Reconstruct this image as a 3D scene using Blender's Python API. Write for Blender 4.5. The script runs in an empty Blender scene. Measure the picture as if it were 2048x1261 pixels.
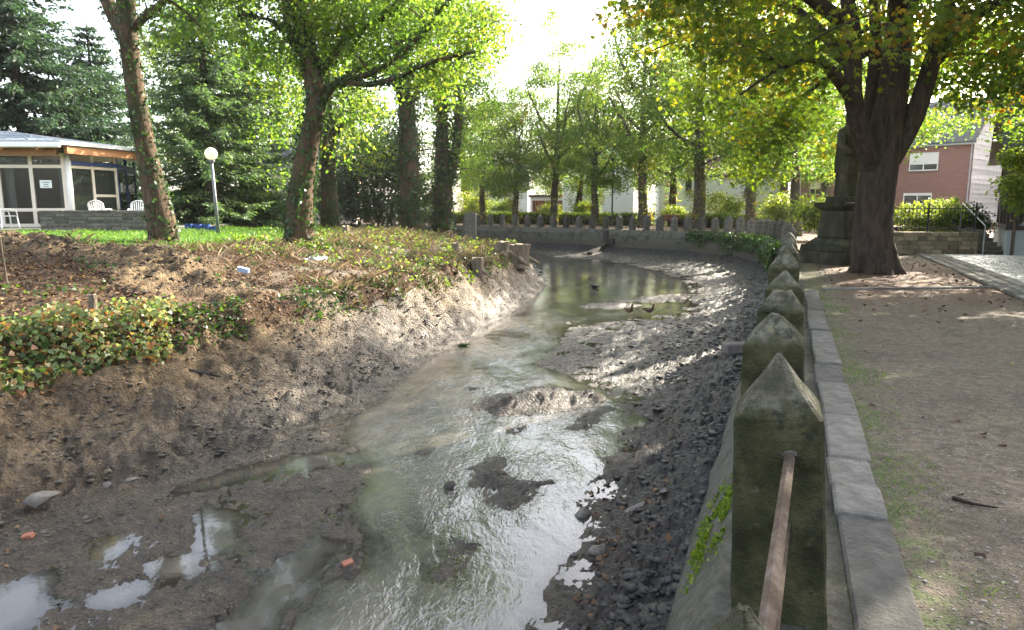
import bpy, bmesh, math, random
import numpy as np
from mathutils import Vector, Matrix
R = math.radians
rng = np.random.default_rng(7)
random.seed(7)
S = bpy.context.scene
COL = S.collection

# ------------------------------------------------------------------ camera
F_PX = 1400.0; TILT = math.atan(218 / F_PX); CAM_Z = 1.6
cam_d = bpy.data.cameras.new('camera'); cam = bpy.data.objects.new('camera', cam_d); COL.objects.link(cam)
cam.location = (0, 0, CAM_Z); cam.rotation_euler = (math.pi / 2 - TILT, 0, 0)
cam_d.sensor_width = 36; cam_d.lens = F_PX / 2048 * 36; cam_d.clip_end = 3000; cam_d.clip_start = 0.05
S.camera = cam
# ------------------------------------------------------------------ sky and sun
SUN_AZ, SUN_EL = 47.0, 29.0          # degrees to the right of +Y, and above the horizon
w = bpy.data.worlds.new('World'); S.world = w; w.use_nodes = True
wn = w.node_tree; bg = wn.nodes['Background']
sky = wn.nodes.new('ShaderNodeTexSky'); sky.sky_type = 'NISHITA'; sky.sun_disc = False
sky.sun_elevation = R(SUN_EL); sky.sun_rotation = R(SUN_AZ)
sky.air_density = 1.0; sky.dust_density = 4.0; sky.ozone_density = 1.0
hs = wn.nodes.new('ShaderNodeHueSaturation'); hs.inputs['Saturation'].default_value = .55; wn.links.new(sky.outputs[0], hs.inputs['Color']); wn.links.new(hs.outputs[0], bg.inputs[0]); bg.inputs[1].default_value = 0.15
sd = bpy.data.lights.new('sun', 'SUN'); sd.energy = 4.8; sd.angle = R(0.5); sd.color = (1.0, 0.9, 0.74)
sun = bpy.data.objects.new('sun', sd); COL.objects.link(sun)
SUN_DIR = Vector((math.sin(R(SUN_AZ)) * math.cos(R(SUN_EL)), math.cos(R(SUN_AZ)) * math.cos(R(SUN_EL)), math.sin(R(SUN_EL))))
sun.rotation_euler = SUN_DIR.to_track_quat('Z', 'Y').to_euler(); sun.location = SUN_DIR * 80
vs = S.view_settings; vs.view_transform = 'Standard'; vs.look = 'None'; vs.gamma = 1; vs.exposure = 2.6; vs.use_curve_mapping = False
cy = S.cycles; cy.max_bounces = 7; cy.diffuse_bounces = 4; cy.glossy_bounces = 3; cy.transmission_bounces = 5
cy.caustics_reflective = False; cy.caustics_refractive = False; cy.use_denoising = True; cy.sample_clamp_indirect = 6

# ------------------------------------------------------------------ layout helpers (pixels of the 2048 x 1261 photograph -> metres)
_c, _s = math.cos(TILT), math.sin(TILT)
def ray(px, py):
    u = (px - 1024) / F_PX; v = -(py - 630.5) / F_PX
    return (u, _c + v * _s, -_s + v * _c)
def on(px, py, z=0.0):
    r = ray(px, py); t = (z - CAM_Z) / r[2]; return (r[0] * t, r[1] * t)
def at(px, py, Y):
    r = ray(px, py); t = Y / r[1]; return (r[0] * t, Y, CAM_Z + r[2] * t)

# ------------------------------------------------------------------ numpy noise
_perm = np.random.default_rng(3).permutation(512).astype(np.int64)
_perm = np.concatenate([_perm, _perm, _perm])
_ga = np.linspace(0, 2 * np.pi, 64, endpoint=False); _gx, _gy = np.cos(_ga), np.sin(_ga)
def perlin(x, y, seed=0):
    x = np.asarray(x, float) + seed * 17.31; y = np.asarray(y, float) + seed * 9.77
    xi = np.floor(x).astype(np.int64); yi = np.floor(y).astype(np.int64); xf = x - xi; yf = y - yi
    xi &= 511; yi &= 511; x1 = (xi + 1) & 511; y1 = (yi + 1) & 511
    u = xf * xf * xf * (xf * (xf * 6 - 15) + 10); v = yf * yf * yf * (yf * (yf * 6 - 15) + 10)
    def g(a, b, dx, dy):
        h = _perm[_perm[a] + b] & 63; return _gx[h] * dx + _gy[h] * dy
    n0 = g(xi, yi, xf, yf) * (1 - u) + g(x1, yi, xf - 1, yf) * u
    n1 = g(xi, y1, xf, yf - 1) * (1 - u) + g(x1, y1, xf - 1, yf - 1) * u
    return (n0 * (1 - v) + n1 * v) * 1.5
def fbm(x, y, octv=4, seed=0, gain=0.5):
    a, t, f = 1.0, 0.0, 1.0
    for i in range(octv):
        t = t + a * perlin(x * f, y * f, seed + i * 3); a *= gain; f *= 2.03
    return t
def billow(x, y, octv=4, seed=0, gain=0.55):
    a, t, f = 1.0, 0.0, 1.0
    for i in range(octv):
        t = t + a * (np.abs(perlin(x * f, y * f, seed + i * 3)) * 2 - 0.6); a *= gain; f *= 2.03
    return t
def sat(t): return np.clip(t, 0, 1)
def sstep(a, b, t):
    t = sat((t - a) / (b - a)); return t * t * (3 - 2 * t)

# ------------------------------------------------------------------ mesh helpers
def build_mesh(name, V, Fc, mat, smooth=False, tint=None, pattrs=None):
    V = np.ascontiguousarray(V, np.float32)
    me = bpy.data.meshes.new(name)
    if isinstance(Fc, np.ndarray):
        Fc = np.ascontiguousarray(Fc, np.int32); m, k = Fc.shape
        me.vertices.add(len(V)); me.vertices.foreach_set('co', V.ravel())
        me.loops.add(m * k); me.loops.foreach_set('vertex_index', Fc.ravel())
        me.polygons.add(m); me.polygons.foreach_set('loop_start', np.arange(0, m * k, k, dtype=np.int32))
        me.update(calc_edges=True)
    else:
        me.from_pydata(V.tolist(), [], Fc); me.update()
    if smooth: me.polygons.foreach_set('use_smooth', np.ones(len(me.polygons), bool))
    if tint is not None:
        a = me.attributes.new('tint', 'FLOAT', 'FACE'); a.data.foreach_set('value', np.ascontiguousarray(tint, np.float32))
    for kx, vx in (pattrs or {}).items():
        a = me.attributes.new(kx, 'FLOAT', 'POINT'); a.data.foreach_set('value', np.ascontiguousarray(vx, np.float32))
    if mat is not None: me.materials.append(mat)
    return me
def link(name, me, parent=None, loc=(0, 0, 0), rz=0.0, sc=1.0):
    o = bpy.data.objects.new(name, me); COL.objects.link(o)
    o.location = loc; o.rotation_euler = (0, 0, rz)
    o.scale = (sc, sc, sc) if not hasattr(sc, '__len__') else sc
    if parent is not None: o.parent = parent
    return o
def obj(name, V, Fc, mat, parent=None, smooth=False, tint=None, pattrs=None):
    return link(name, build_mesh(name, V, Fc, mat, smooth, tint, pattrs), parent)
def empty(name, loc=(0, 0, 0), rz=0.0):
    o = bpy.data.objects.new(name, None); COL.objects.link(o); o.location = loc; o.rotation_euler = (0, 0, rz); o.empty_display_size = .2; return o
def T(o, label, cat, group=None):
    o['label'] = label; o['category'] = cat
    if group: o['group'] = group
    return o
def K(o, kind, label=None):
    o['kind'] = kind
    if label: o['label'] = label
    return o
def dup(o, parent=None):
    c = o.copy(); COL.objects.link(c); c.parent = parent
    for ch in list(o.children): dup(ch, c)
    return c

class MB:
    """collects simple solids into one mesh"""
    def __init__(s): s.v = []; s.f = []
    def add(s, V, Fc):
        b = len(s.v); s.v += [tuple(p) for p in V]; s.f += [[i + b for i in f] for f in Fc]; return s
    def hexa(s, P8): return s.add(P8, [(0, 3, 2, 1), (4, 5, 6, 7), (0, 1, 5, 4), (1, 2, 6, 5), (2, 3, 7, 6), (3, 0, 4, 7)])
    def box(s, x0, x1, y0, y1, z0, z1): return s.hexa([(x0, y0, z0), (x1, y0, z0), (x1, y1, z0), (x0, y1, z0), (x0, y0, z1), (x1, y0, z1), (x1, y1, z1), (x0, y1, z1)])
    def bar(s, a, b, wd, h, up=(0, 0, 1)):
        a, b = Vector(a), Vector(b); d = (b - a).normalized(); sv = d.cross(Vector(up))
        if sv.length < 1e-4: sv = d.cross(Vector((1, 0, 0)))
        sv.normalize(); uv = sv.cross(d); q = []
        for p in (a, b):
            q += [p - sv * wd / 2 - uv * h / 2, p + sv * wd / 2 - uv * h / 2, p + sv * wd / 2 + uv * h / 2, p - sv * wd / 2 + uv * h / 2]
        return s.hexa(q)
    def tube(s, pts, rad, n=8, cap=True):
        V, Fc = tube_arrays([np.array(p, float) for p in pts], rad if hasattr(rad, '__len__') else [rad] * len(pts), n)
        b = len(s.v); s.v += [tuple(p) for p in V]; s.f += [[i + b for i in f] for f in Fc]
        if cap: s.f.append([b + i for i in range(n)][::-1]); s.f.append([b + (len(pts) - 1) * n + i for i in range(n)])
        return s
    def lathe(s, prof, n=16, cx=0, cy=0):
        b = len(s.v)
        for r, z in prof:
            for i in range(n):
                a = 2 * math.pi * i / n; s.v.append((cx + r * math.cos(a), cy + r * math.sin(a), z))
        for j in range(len(prof) - 1):
            for i in range(n): s.f.append([b + j * n + i, b + j * n + (i + 1) % n, b + (j + 1) * n + (i + 1) % n, b + (j + 1) * n + i])
        s.f.append([b + i for i in range(n)][::-1]); s.f.append([b + (len(prof) - 1) * n + i for i in range(n)])
        return s
    def build(s, name, mat, parent=None, smooth=False, bevel=0.0, loc=(0, 0, 0), rz=0.0):
        me = build_mesh(name, np.array(s.v), s.f, mat, smooth)
        if bevel > 0:
            bm = bmesh.new(); bm.from_mesh(me)
            bmesh.ops.bevel(bm, geom=list(bm.edges), offset=bevel, segments=1, profile=.5, affect='EDGES', clamp_overlap=True)
            bm.to_mesh(me); bm.free()
        return link(name, me, parent, loc, rz)
def tube_arrays(pts, rad, n):
    P = np.array(pts, float); m = len(P); tg = np.gradient(P, axis=0); tg /= np.linalg.norm(tg, axis=1)[:, None] + 1e-9
    ref = np.array([0.31, 0.95, 0.05]) if abs(tg[0][2]) > .7 else np.array([0, 0, 1.0])
    V = np.zeros((m, n, 3)); a = np.linspace(0, 2 * np.pi, n, endpoint=False)
    for i in range(m):
        sv = np.cross(tg[i], ref); sv /= np.linalg.norm(sv) + 1e-9; uv = np.cross(sv, tg[i])
        V[i] = P[i] + rad[i] * (np.cos(a)[:, None] * sv + np.sin(a)[:, None] * uv)
    j = np.arange(m - 1)[:, None] * n; i = np.arange(n)[None]; i2 = (i + 1) % n
    Fc = np.stack([j + i, j + i2, j + n + i2, j + n + i], -1).reshape(-1, 4)
    return V.reshape(-1, 3), Fc
def spline(ctrl, step):
    C = np.array(ctrl, float); C = np.vstack([2 * C[0] - C[1], C, 2 * C[-1] - C[-2]]); out = []
    for i in range(1, len(C) - 2):
        p0, p1, p2, p3 = C[i - 1:i + 3]; n = max(2, int(np.linalg.norm(p2 - p1) / step))
        t = np.linspace(0, 1, n, endpoint=False)[:, None]
        out.append(.5 * ((2 * p1) + (p2 - p0) * t + (2 * p0 - 5 * p1 + 4 * p2 - p3) * t ** 2 + (3 * p1 - p0 - 3 * p2 + p3) * t ** 3))
    out.append(C[-2][None]); return np.vstack(out)

# ------------------------------------------------------------------ node helpers
class NT:
    def __init__(s, name):
        s.m = bpy.data.materials.new(name); s.m.use_nodes = True; s.t = s.m.node_tree; s.t.nodes.clear()
        s.out = s.t.nodes.new('ShaderNodeOutputMaterial')
    def n(s, typ, **kw):
        nd = s.t.nodes.new('ShaderNode' + typ)
        for k, v in kw.items():
            if k.startswith('_'): setattr(nd, k[1:], v)
            else:
                key = int(k[1:]) if k[0] == 'i' and k[1:].isdigit() else k.replace('__', ' ')
                s.set(nd.inputs[key], v)
        return nd
    def set(s, inp, v):
        if hasattr(v, 'is_linked') or isinstance(v, bpy.types.NodeSocket): s.t.links.new(v, inp)
        elif hasattr(v, 'outputs'): s.t.links.new(v.outputs[0], inp)
        elif isinstance(v, (tuple, list)) and len(v) == 3 and inp.type == 'RGBA': inp.default_value = (*v, 1)
        else: inp.default_value = v
    def coord(s, kind='Object'): return s.n('TexCoord').outputs[kind]
    def mapping(s, vec, scale=(1, 1, 1), rot=(0, 0, 0)): return s.n('Mapping', Vector=vec, Scale=scale, Rotation=rot).outputs[0]
    def noise(s, vec, scale, detail=5, rough=.6, dist=0.0): return s.n('TexNoise', Vector=vec, Scale=scale, Detail=detail, Roughness=rough, Distortion=dist).outputs[0]
    def vor(s, vec, scale, out='Distance', feat='F1'): return s.n('TexVoronoi', _feature=feat, Vector=vec, Scale=scale).outputs[out]
    def ramp(s, fac, stops):
        nd = s.n('ValToRGB', Fac=fac); r = nd.color_ramp
        while len(r.elements) < len(stops): r.elements.new(.5)
        for e, (p, c) in zip(r.elements, stops): e.position = p; e.color = (*c, 1) if len(c) == 3 else c
        return nd.outputs[0]
    def val(s, fac, a, b, lo=0.0, hi=1.0): return s.n('MapRange', Value=fac, i1=a, i2=b, i3=lo, i4=hi).outputs[0]
    def mix(s, fac, a, b, mode='MIX'):
        nd = s.t.nodes.new('ShaderNodeMix'); nd.data_type = 'RGBA'; nd.blend_type = mode
        s.set(nd.inputs[0], fac); s.set(nd.inputs[6], a); s.set(nd.inputs[7], b); return nd.outputs[2]
    def math(s, op, a, b=0.0, clamp=False):
        nd = s.n('Math', _operation=op, _use_clamp=clamp, i0=a, i1=b); return nd.outputs[0]
    def attr(s, name): return s.n('Attribute', _attribute_name=name).outputs['Fac']
    def bump(s, h, strength=.5, dist=.02, normal=None):
        nd = s.n('Bump', Height=h, Strength=strength, Distance=dist)
        if normal is not None: s.set(nd.inputs['Normal'], normal)
        return nd.outputs[0]
    def bsdf(s, **kw):
        nd = s.n('BsdfPrincipled'); al = {'color': 'Base Color', 'rough': 'Roughness', 'metal': 'Metallic', 'normal': 'Normal', 'spec': 'Specular IOR Level', 'ior': 'IOR', 'trans': 'Transmission Weight', 'coat': 'Coat Weight', 'alpha': 'Alpha'}
        for k, v in kw.items(): s.set(nd.inputs[al[k]], v)
        return nd
    def done(s, sh): s.t.links.new(sh.outputs[0] if hasattr(sh, 'outputs') else sh, s.out.inputs[0]); return s.m

def mat_leaf(name, stops, trans=.5, tcol=(1.5, 1.45, .6), rough=.5):
    t = NT(name); c = t.ramp(t.attr('tint'), stops)
    tr = t.mix(1.0, c, tcol, 'MULTIPLY')
    p = t.bsdf(color=c, rough=rough, spec=.35); l = t.n('BsdfTranslucent', Color=tr)
    return t.done(t.n('MixShader', Fac=trans, i1=p.outputs[0], i2=l.outputs[0]))
def mat_rough(name, stops, scale=6, rough=.85, bump=.4, bscale=30, bdist=.01, spec=.3, sx=(1, 1, 1)):
    t = NT(name); v = t.mapping(t.coord(), sx); c = t.ramp(t.noise(v, scale, 6, .65), stops)
    h = t.noise(v, bscale, 5, .7); oi = t.val(t.n('ObjectInfo').outputs['Random'], 0, 1, .6, 1.38)
    c = t.mix(1.0, c, t.n('CombineColor', i0=oi, i1=oi, i2=oi).outputs[0], 'MULTIPLY')
    return t.done(t.bsdf(color=c, rough=rough, spec=spec, normal=t.bump(h, bump, bdist)))
def mat_plain(name, col, rough=.5, metal=0.0, spec=.5, var=.12):
    t = NT(name); n = t.noise(t.coord(), 3.0, 6, .7)
    c = t.mix(t.val(n, .3, .7), tuple(x * (1 - var) for x in col), tuple(min(1, x * (1 + var)) for x in col))
    r = t.val(n, .3, .7, max(0.02, rough * .85), min(1, rough * 1.15))
    return t.done(t.bsdf(color=c, rough=r, metal=metal, spec=spec))
def mat_glass(name, col=(.02, .025, .025), rough=.03):
    t = NT(name); n = t.noise(t.coord(), 1.2, 2)
    a = t.bsdf(color=col, rough=rough, spec=.6, normal=t.bump(n, .05, .02)); b = t.n('BsdfTransparent')
    fr = t.n('Fresnel', IOR=1.5); return t.done(t.n('MixShader', Fac=t.math('SUBTRACT', .72, fr.outputs[0], True), i1=a.outputs[0], i2=b.outputs[0]))
def mat_bark(name, dark, light, sc=1.0, moss=None):
    t = NT(name); v = t.mapping(t.coord(), (6 * sc, 6 * sc, 1.3 * sc))
    n = t.noise(v, 2.2, 8, .7, .8); n2 = t.noise(t.coord(), 1.1, 4)
    c = t.ramp(n, [(.3, dark), (.62, light)])
    if moss: c = t.mix(t.val(n2, .5, .66), c, moss)
    return t.done(t.bsdf(color=c, rough=.9, spec=.2, normal=t.bump(n, 1.0, .09)))

# ================================================================== THE MOAT: wall line, shores
WALL = spline([(-1.6, -4), (-.43, -1), (.36, 1), (1.15, 3), (2.34, 6), (3.92, 10), (5.9, 15), (7.9, 20), (9.85, 25), (11.6, 30), (12.7, 34.5), (12.85, 38), (12.1, 41.2),
               (10.6, 44.2), (8.65, 47.1), (6.5, 49.7), (3.9, 52.3), (1.6, 54.2), (-.4, 55.8), (-2.8, 57.4), (-6, 59.4), (-12, 62.4), (-20, 65.5), (-32, 69)], .6)
_wd = np.diff(WALL, axis=0); _wl = np.linalg.norm(_wd, axis=1); WALL_S = np.concatenate([[0], np.cumsum(_wl)])
def wall_frame(s):
    i = int(np.clip(np.searchsorted(WALL_S, s) - 1, 0, len(_wl) - 1)); t = (s - WALL_S[i]) / _wl[i]
    p = WALL[i] + _wd[i] * t
    a, b = max(i - 1, 0), min(i + 2, len(WALL) - 1); d = WALL[b] - WALL[a]; d = d / np.linalg.norm(d)
    return p, d, np.array([d[1], -d[0]])           # point, direction, outward normal (away from the water)
def wall_s_at_y(y):
    k = np.argmax(WALL[:, 1] > y); return float(WALL_S[k - 1] + (y - WALL[k - 1, 1]) / (WALL[k, 1] - WALL[k - 1, 1]) * _wl[k - 1])
def poly_dist(X, Y, L):
    """distance to an open polyline, signed (+ on its right), and arc length of the foot"""
    best = np.full(X.shape, 1e9); sg = np.zeros(X.shape); sa = np.zeros(X.shape); acc = 0.0
    for i in range(len(L) - 1):
        a, b = L[i], L[i + 1]; d = b - a; ln = math.hypot(*d)
        t = np.clip(((X - a[0]) * d[0] + (Y - a[1]) * d[1]) / ln ** 2, 0, 1)
        dx = X - a[0] - t * d[0]; dy = Y - a[1] - t * d[1]; q = dx * dx + dy * dy
        m = q < best - 1e-9; best = np.where(m, q, best); cr = d[1] * (X - a[0]) - d[0] * (Y - a[1])
        sg = np.where(m, np.sign(cr), sg); sa = np.where(m, acc + t * ln, sa); acc += ln
    return np.sqrt(best) * np.where(sg == 0, 1, sg), sa
def ring_sd(X, Y, P):
    """signed distance to a closed polygon, + inside"""
    P = np.array(P); best = np.full(X.shape, 1e9); ins = np.zeros(X.shape, bool); n = len(P)
    for i in range(n):
        a, b = P[i], P[(i + 1) % n]; d = b - a; ln2 = d @ d + 1e-12
        t = np.clip(((X - a[0]) * d[0] + (Y - a[1]) * d[1]) / ln2, 0, 1)
        best = np.minimum(best, (X - a[0] - t * d[0]) ** 2 + (Y - a[1] - t * d[1]) ** 2)
        if a[1] != b[1]:
            c = ((a[1] > Y) != (b[1] > Y)) & (X < (b[0] - a[0]) * (Y - a[1]) / (b[1] - a[1]) + a[0]); ins ^= c
    return np.where(ins, 1, -1) * np.sqrt(best)
WZ = -1.6
def wp(L): return [on(px, py, WZ) for px, py in L]
WATERS = [wp([(560, 1330), (600, 1240), (650, 1180), (700, 1135), (735, 1075), (700, 1035), (735, 975), (745, 925), (690, 890), (700, 840), (765, 795), (815, 755), (860, 715), (935, 690), (1000, 642), (1045, 612), (1085, 578),
              (1100, 560), (1085, 540), (1065, 528)]) + [(.2, 41), (-4, 45), (-12, 50), (-25, 56), (-25, 62), (-12, 57.5), (-4, 53.5), (0, 50)] +
          wp([(1120, 515), (1195, 521), (1245, 527), (1310, 542), (1372, 566), (1380, 586), (1345, 600), (1372, 622), (1250, 640), (1130, 655), (1120, 690), (1065, 728), (1140, 755), (1205, 782), (1235, 800), (1245, 850), (1222, 905), (1190, 960), (1152, 1005), (1172, 1035), (1160, 1085), (1128, 1130), (1092, 1190), (1065, 1261), (1030, 1330)]),
          wp([(345, 982), (430, 948), (560, 917), (650, 900), (720, 905), (735, 925), (630, 940), (480, 965), (380, 990)]),
          wp([(560, 862), (640, 838), (700, 825), (700, 845), (620, 860)]),
          wp([(412, 1015), (432, 1022), (452, 1050), (472, 1085), (440, 1102), (412, 1092)]),
          wp([(430, 1285), (520, 1185), (575, 1120), (640, 1082), (690, 1095), (640, 1130), (620, 1165), (560, 1215), (510, 1285)]),
          wp([(305, 1128), (382, 1118), (375, 1148), (320, 1150)]), wp([(205, 1195), (285, 1165), (300, 1172), (235, 1205)]),
          wp([(-60, 1215), (20, 1180), (95, 1158), (90, 1200), (50, 1250), (-60, 1300)]), wp([(190, 1105), (240, 1085), (245, 1095), (200, 1115)]),
          wp([(920, 662), (960, 648), (1012, 655), (1000, 668), (940, 672)])]
ISLES = [(wp([(940, 822), (965, 800), (1030, 782), (1110, 776), (1195, 788), (1225, 800), (1190, 815), (1090, 828), (985, 832)]), .16),
         (wp([(1125, 862), (1165, 826), (1232, 812), (1215, 838), (1175, 862)]), .14), (wp([(990, 848), (1045, 850), (1060, 862), (1010, 866)]), .05),
         (wp([(940, 960), (945, 925), (1000, 918), (1035, 955), (1092, 966), (1075, 990), (1025, 1022), (965, 1008)]), .13),
         (wp([(872, 1150), (885, 1110), (920, 1080), (962, 1088), (945, 1140), (905, 1158)]), .12), (wp([(672, 1150), (690, 1115), (725, 1105), (735, 1130), (700, 1160)]), .14),
         (wp([(1155, 615), (1180, 606), (1260, 604), (1290, 612), (1220, 620)]), .05), (wp([(1225, 602), (1300, 592), (1372, 588), (1385, 600), (1300, 608)]), .05),
         (wp([(885, 1005), (890, 995), (912, 992), (905, 1008)]), .13), (wp([(835, 905), (842, 897), (860, 898), (855, 908)]), .07), (wp([(960, 738), (975, 733), (985, 738)]), .05), (wp([(935, 780), (942, 775), (950, 780)]), .06), (wp([(1120, 650), (1135, 643), (1160, 650)]), .10)]
TOE = np.array([(-5.6, 2.0), (-5.2, 4.6), (-4.89, 6.27), (-4.5, 7.3), (-3.9, 7.9), (-3.05, 8.9), (-2.65, 10.5), (-2.3, 11.6), (-1.86, 14.6), (-.34, 19.67), (.7, 24.5), (1.46, 28.3), (1.2, 29.6), (-.5, 32.5), (-4, 36.5), (-9, 41), (-16, 46), (-32, 54)])
MOUND = np.array([(-12.2, 17.2), (-9.9, 15.6), (-8.2, 15.0), (-6.9, 14.0), (-5.9, 12.6)])

def terrain(X, Y, fine=True):
    off, sw = poly_dist(X, Y, WALL)
    b, sb = poly_dist(X, Y, TOE); b = -b                      # + up the left bank
    sdw = np.full(X.shape, -1e9); wob = fbm(X * 2.3, Y * 2.3, 4, 1) * .10
    for iw, Pg in enumerate(WATERS): sdw = np.maximum(sdw, ring_sd(X, Y, Pg) + (.09 if iw >= 3 else 0))
    sdw = sdw + wob; isl = np.zeros(X.shape)
    for Pg, hgt in ISLES:
        q = ring_sd(X, Y, Pg) + wob * 1.1 + fbm(X * 5, Y * 5, 3, 2) * .05; isl = np.maximum(isl, sat(q / .55) ** 1.2 * hgt * .85); sdw = np.minimum(sdw, np.where(q > -.12, -q, 9))
    land = np.maximum(-sdw, 0)
    flat = .004 + .05 * sat(land / 1.3)
    z = np.where(sdw > 0, -.02 - .14 * sat(sdw / .5), flat) + isl
    dw = np.maximum(-off - .55, 0); rr = land / (land + dw + .05)
    rightside = sstep(-1.5, .3, (X - (.25 * Y - 1.9)))          # the mud apron along the wall
    rightside = np.where(Y > 28, 1, rightside)
    z = z - np.where(sdw < 0, .052 * sat(land / 1.3) * (1 - rr), 0) * rightside
    z = z + np.where(sdw < 0, .40 * rr ** 2.4 + .03 * rr, 0) * rightside
    # left bank
    wd = 2.35 - 1.25 * sstep(9, 16, Y); e = sat(b / wd)
    bz = 1.1 * (e ** 1.25) * (b > 0) + .30 * sstep(wd, wd + .22, b) + .62 * sstep(wd, wd + 4.2, b)
    upl = sstep(3, 12, b) * sstep(-6, -14, X); bz = bz + .28 * upl
    z = WZ + z + np.where(b > 0, bz, 0)
    bigdrop = sat(b / .4)
    md, _ = poly_dist(X, Y, MOUND); mn = fbm(X * .9, Y * .9, 3, 21)
    mound = np.exp(-(np.abs(md) / (1.15 + .25 * mn)) ** 2)
    z = z + mound * (.16 + .22 * mn) * (b > 0)
    mx, my = on(1042, 500, .1); tip = np.exp(-(((X - .1) / 1.1) ** 2 + ((Y - 27.6) / 1.6) ** 2)); z = z + tip * .25 * (b > 0)
    far = sstep(66, 74, Y)
    if fine:
        am = np.where(off < -.2, 1, 0)
        slope = (b > 0) * sstep(0, .4, b) * (1 - sstep(wd + .2, wd + 1.4, b))
        streak = fbm(sb * 3.2, b * .8, 4, 5) * .22 + billow(X * 2.2, Y * 2.2, 4, 8) * .05
        z = z + slope * streak * sstep(12, 17, Y) + slope * (1 - sstep(12, 17, Y)) * (billow(X * 1.5, Y * 1.5, 5, 8, .6) * .10 + fbm(sb * 1.1, b * 2.6, 3, 7) * .06 + fbm(X * 7, Y * 7, 3, 9) * .026)
        top = (b > 0) * sstep(wd + .2, wd + 1.2, b)
        z = z + top * (fbm(X * .8, Y * .8, 3, 12) * .07 + fbm(X * 5, Y * 5, 3, 13) * .018) + mound * (billow(X * 2.2, Y * 2.2, 5, 14, .62) * .10) * (b > 0)
        flatm = (sdw < 0) * (b < .3) * (1 - rightside)
        z = z + flatm * (fbm(X * 2.2, Y * 2.2, 4, 15, .6) * .016 + billow(X * 8, Y * 8, 4, 16, .65) * .018 + .004)
        rm = (sdw < 0) * rightside * sat(land / .15)
        z = z + rm * (billow(X * 4.2, Y * 4.2, 4, 17) * .055 * (.25 + rr) + billow(X * 11, Y * 11, 3, 18) * .022 + fbm(X * 1.3, Y * 1.6, 3, 19) * .045)
        z = z + (isl > .01) * (billow(X * 6, Y * 6, 4, 20) * .03)
        z = np.where(z < -1.9, -1.9, z)
    # behind the wall: paved ground at zero, hidden ramp inside the wall body
    ramp = -.03 - 1.45 * sstep(.22, -.26, off)
    out = -.012 + .012 * sstep(.42, .6, off) + (fbm(X * .35, Y * .35, 3, 30) * .022 * sstep(.6, 3, off) if fine else 0)
    z = np.where(off > -.26, np.where(off > .25, out, ramp), z)
    return z, dict(off=off, b=b, sdw=sdw, land=land, wd=wd, mound=mound, rr=rr, rightside=rightside, sb=sb, isl=isl)
def ground_z(x, y):
    z, _ = terrain(np.array([float(x)]), np.array([float(y)])); return float(z[0])

# ------------------------------------------------------------------ materials of the ground
def mat_mud():
    t = NT('mud_and_soil'); P = t.coord('Object')
    wet = t.attr('wet'); dark = t.attr('dark'); grass = t.attr('grass'); lit = t.attr('litter')
    n1 = t.noise(P, 1.3, 6, .65); n2 = t.noise(P, 9, 8, .7); n3 = t.noise(P, 45, 6, .75); v = t.vor(P, 26)
    dry = t.ramp(n2, [(.28, (.036, .024, .014)), (.5, (.115, .08, .048)), (.72, (.23, .166, .104))])
    dry = t.mix(t.val(n1, .46, .60), dry, t.mix(.6, dry, (.27, .195, .11))); dry = t.mix(t.val(t.noise(P, 2.7, 6, .75), .52, .66), dry, (.045, .036, .027))
    wetc = t.ramp(n2, [(.3, (.052, .039, .026)), (.55, (.135, .104, .072)), (.75, (.215, .17, .12))])
    drk = t.ramp(n2, [(.3, (.006, .006, .007)), (.55, (.018, .017, .017)), (.75, (.05, .045, .04))])
    wetc = t.mix(t.val(t.noise(P, 2.1, 7, .75), .47, .62), wetc, t.mix(.75, wetc, (.04, .035, .03)))
    c = t.mix(wet, dry, wetc); c = t.mix(dark, c, drk)
    zc = t.n('SeparateXYZ', Vector=P).outputs[2]; tide = t.val(t.math('ADD', zc, t.math('MULTIPLY', t.noise(P, 1.8, 6, .7), .5)), -1.0, -1.16); c = t.mix(t.math('MULTIPLY', tide, .8), c, t.mix(1.0, c, (.50, .48, .47), 'MULTIPLY'))
    litc = t.ramp(t.noise(P, 22, 5, .8), [(.3, (.016, .010, .006)), (.5, (.052, .030, .018)), (.66, (.10, .062, .036)), (.78, (.05, .06, .022))])
    c = t.mix(t.math('MULTIPLY', lit, t.val(n2, .35, .55), True), c, litc)
    gc = t.ramp(n3, [(.3, (.03, .075, .010)), (.6, (.07, .15, .018)), (.8, (.11, .19, .04))])
    c = t.mix(grass, c, gc)
    wetm = t.math('MULTIPLY', t.math('MAXIMUM', wet, dark), t.math('SUBTRACT', 1.0, t.math('MAXIMUM', grass, lit), True), True)
    r = t.math('SUBTRACT', .93, t.math('MULTIPLY', wetm, t.val(t.noise(P, 5, 6, .7), .35, .62, .2, .58)), True)
    h = t.math('ADD', t.math('MULTIPLY', n2, .9), t.math('ADD', t.math('MULTIPLY', n3, .45), t.math('MULTIPLY', v, .5)))
    return t.done(t.bsdf(color=c, rough=r, spec=t.val(wetm, 0, 1, .15, .5), normal=t.bump(h, 1.0, .09)))
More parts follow.
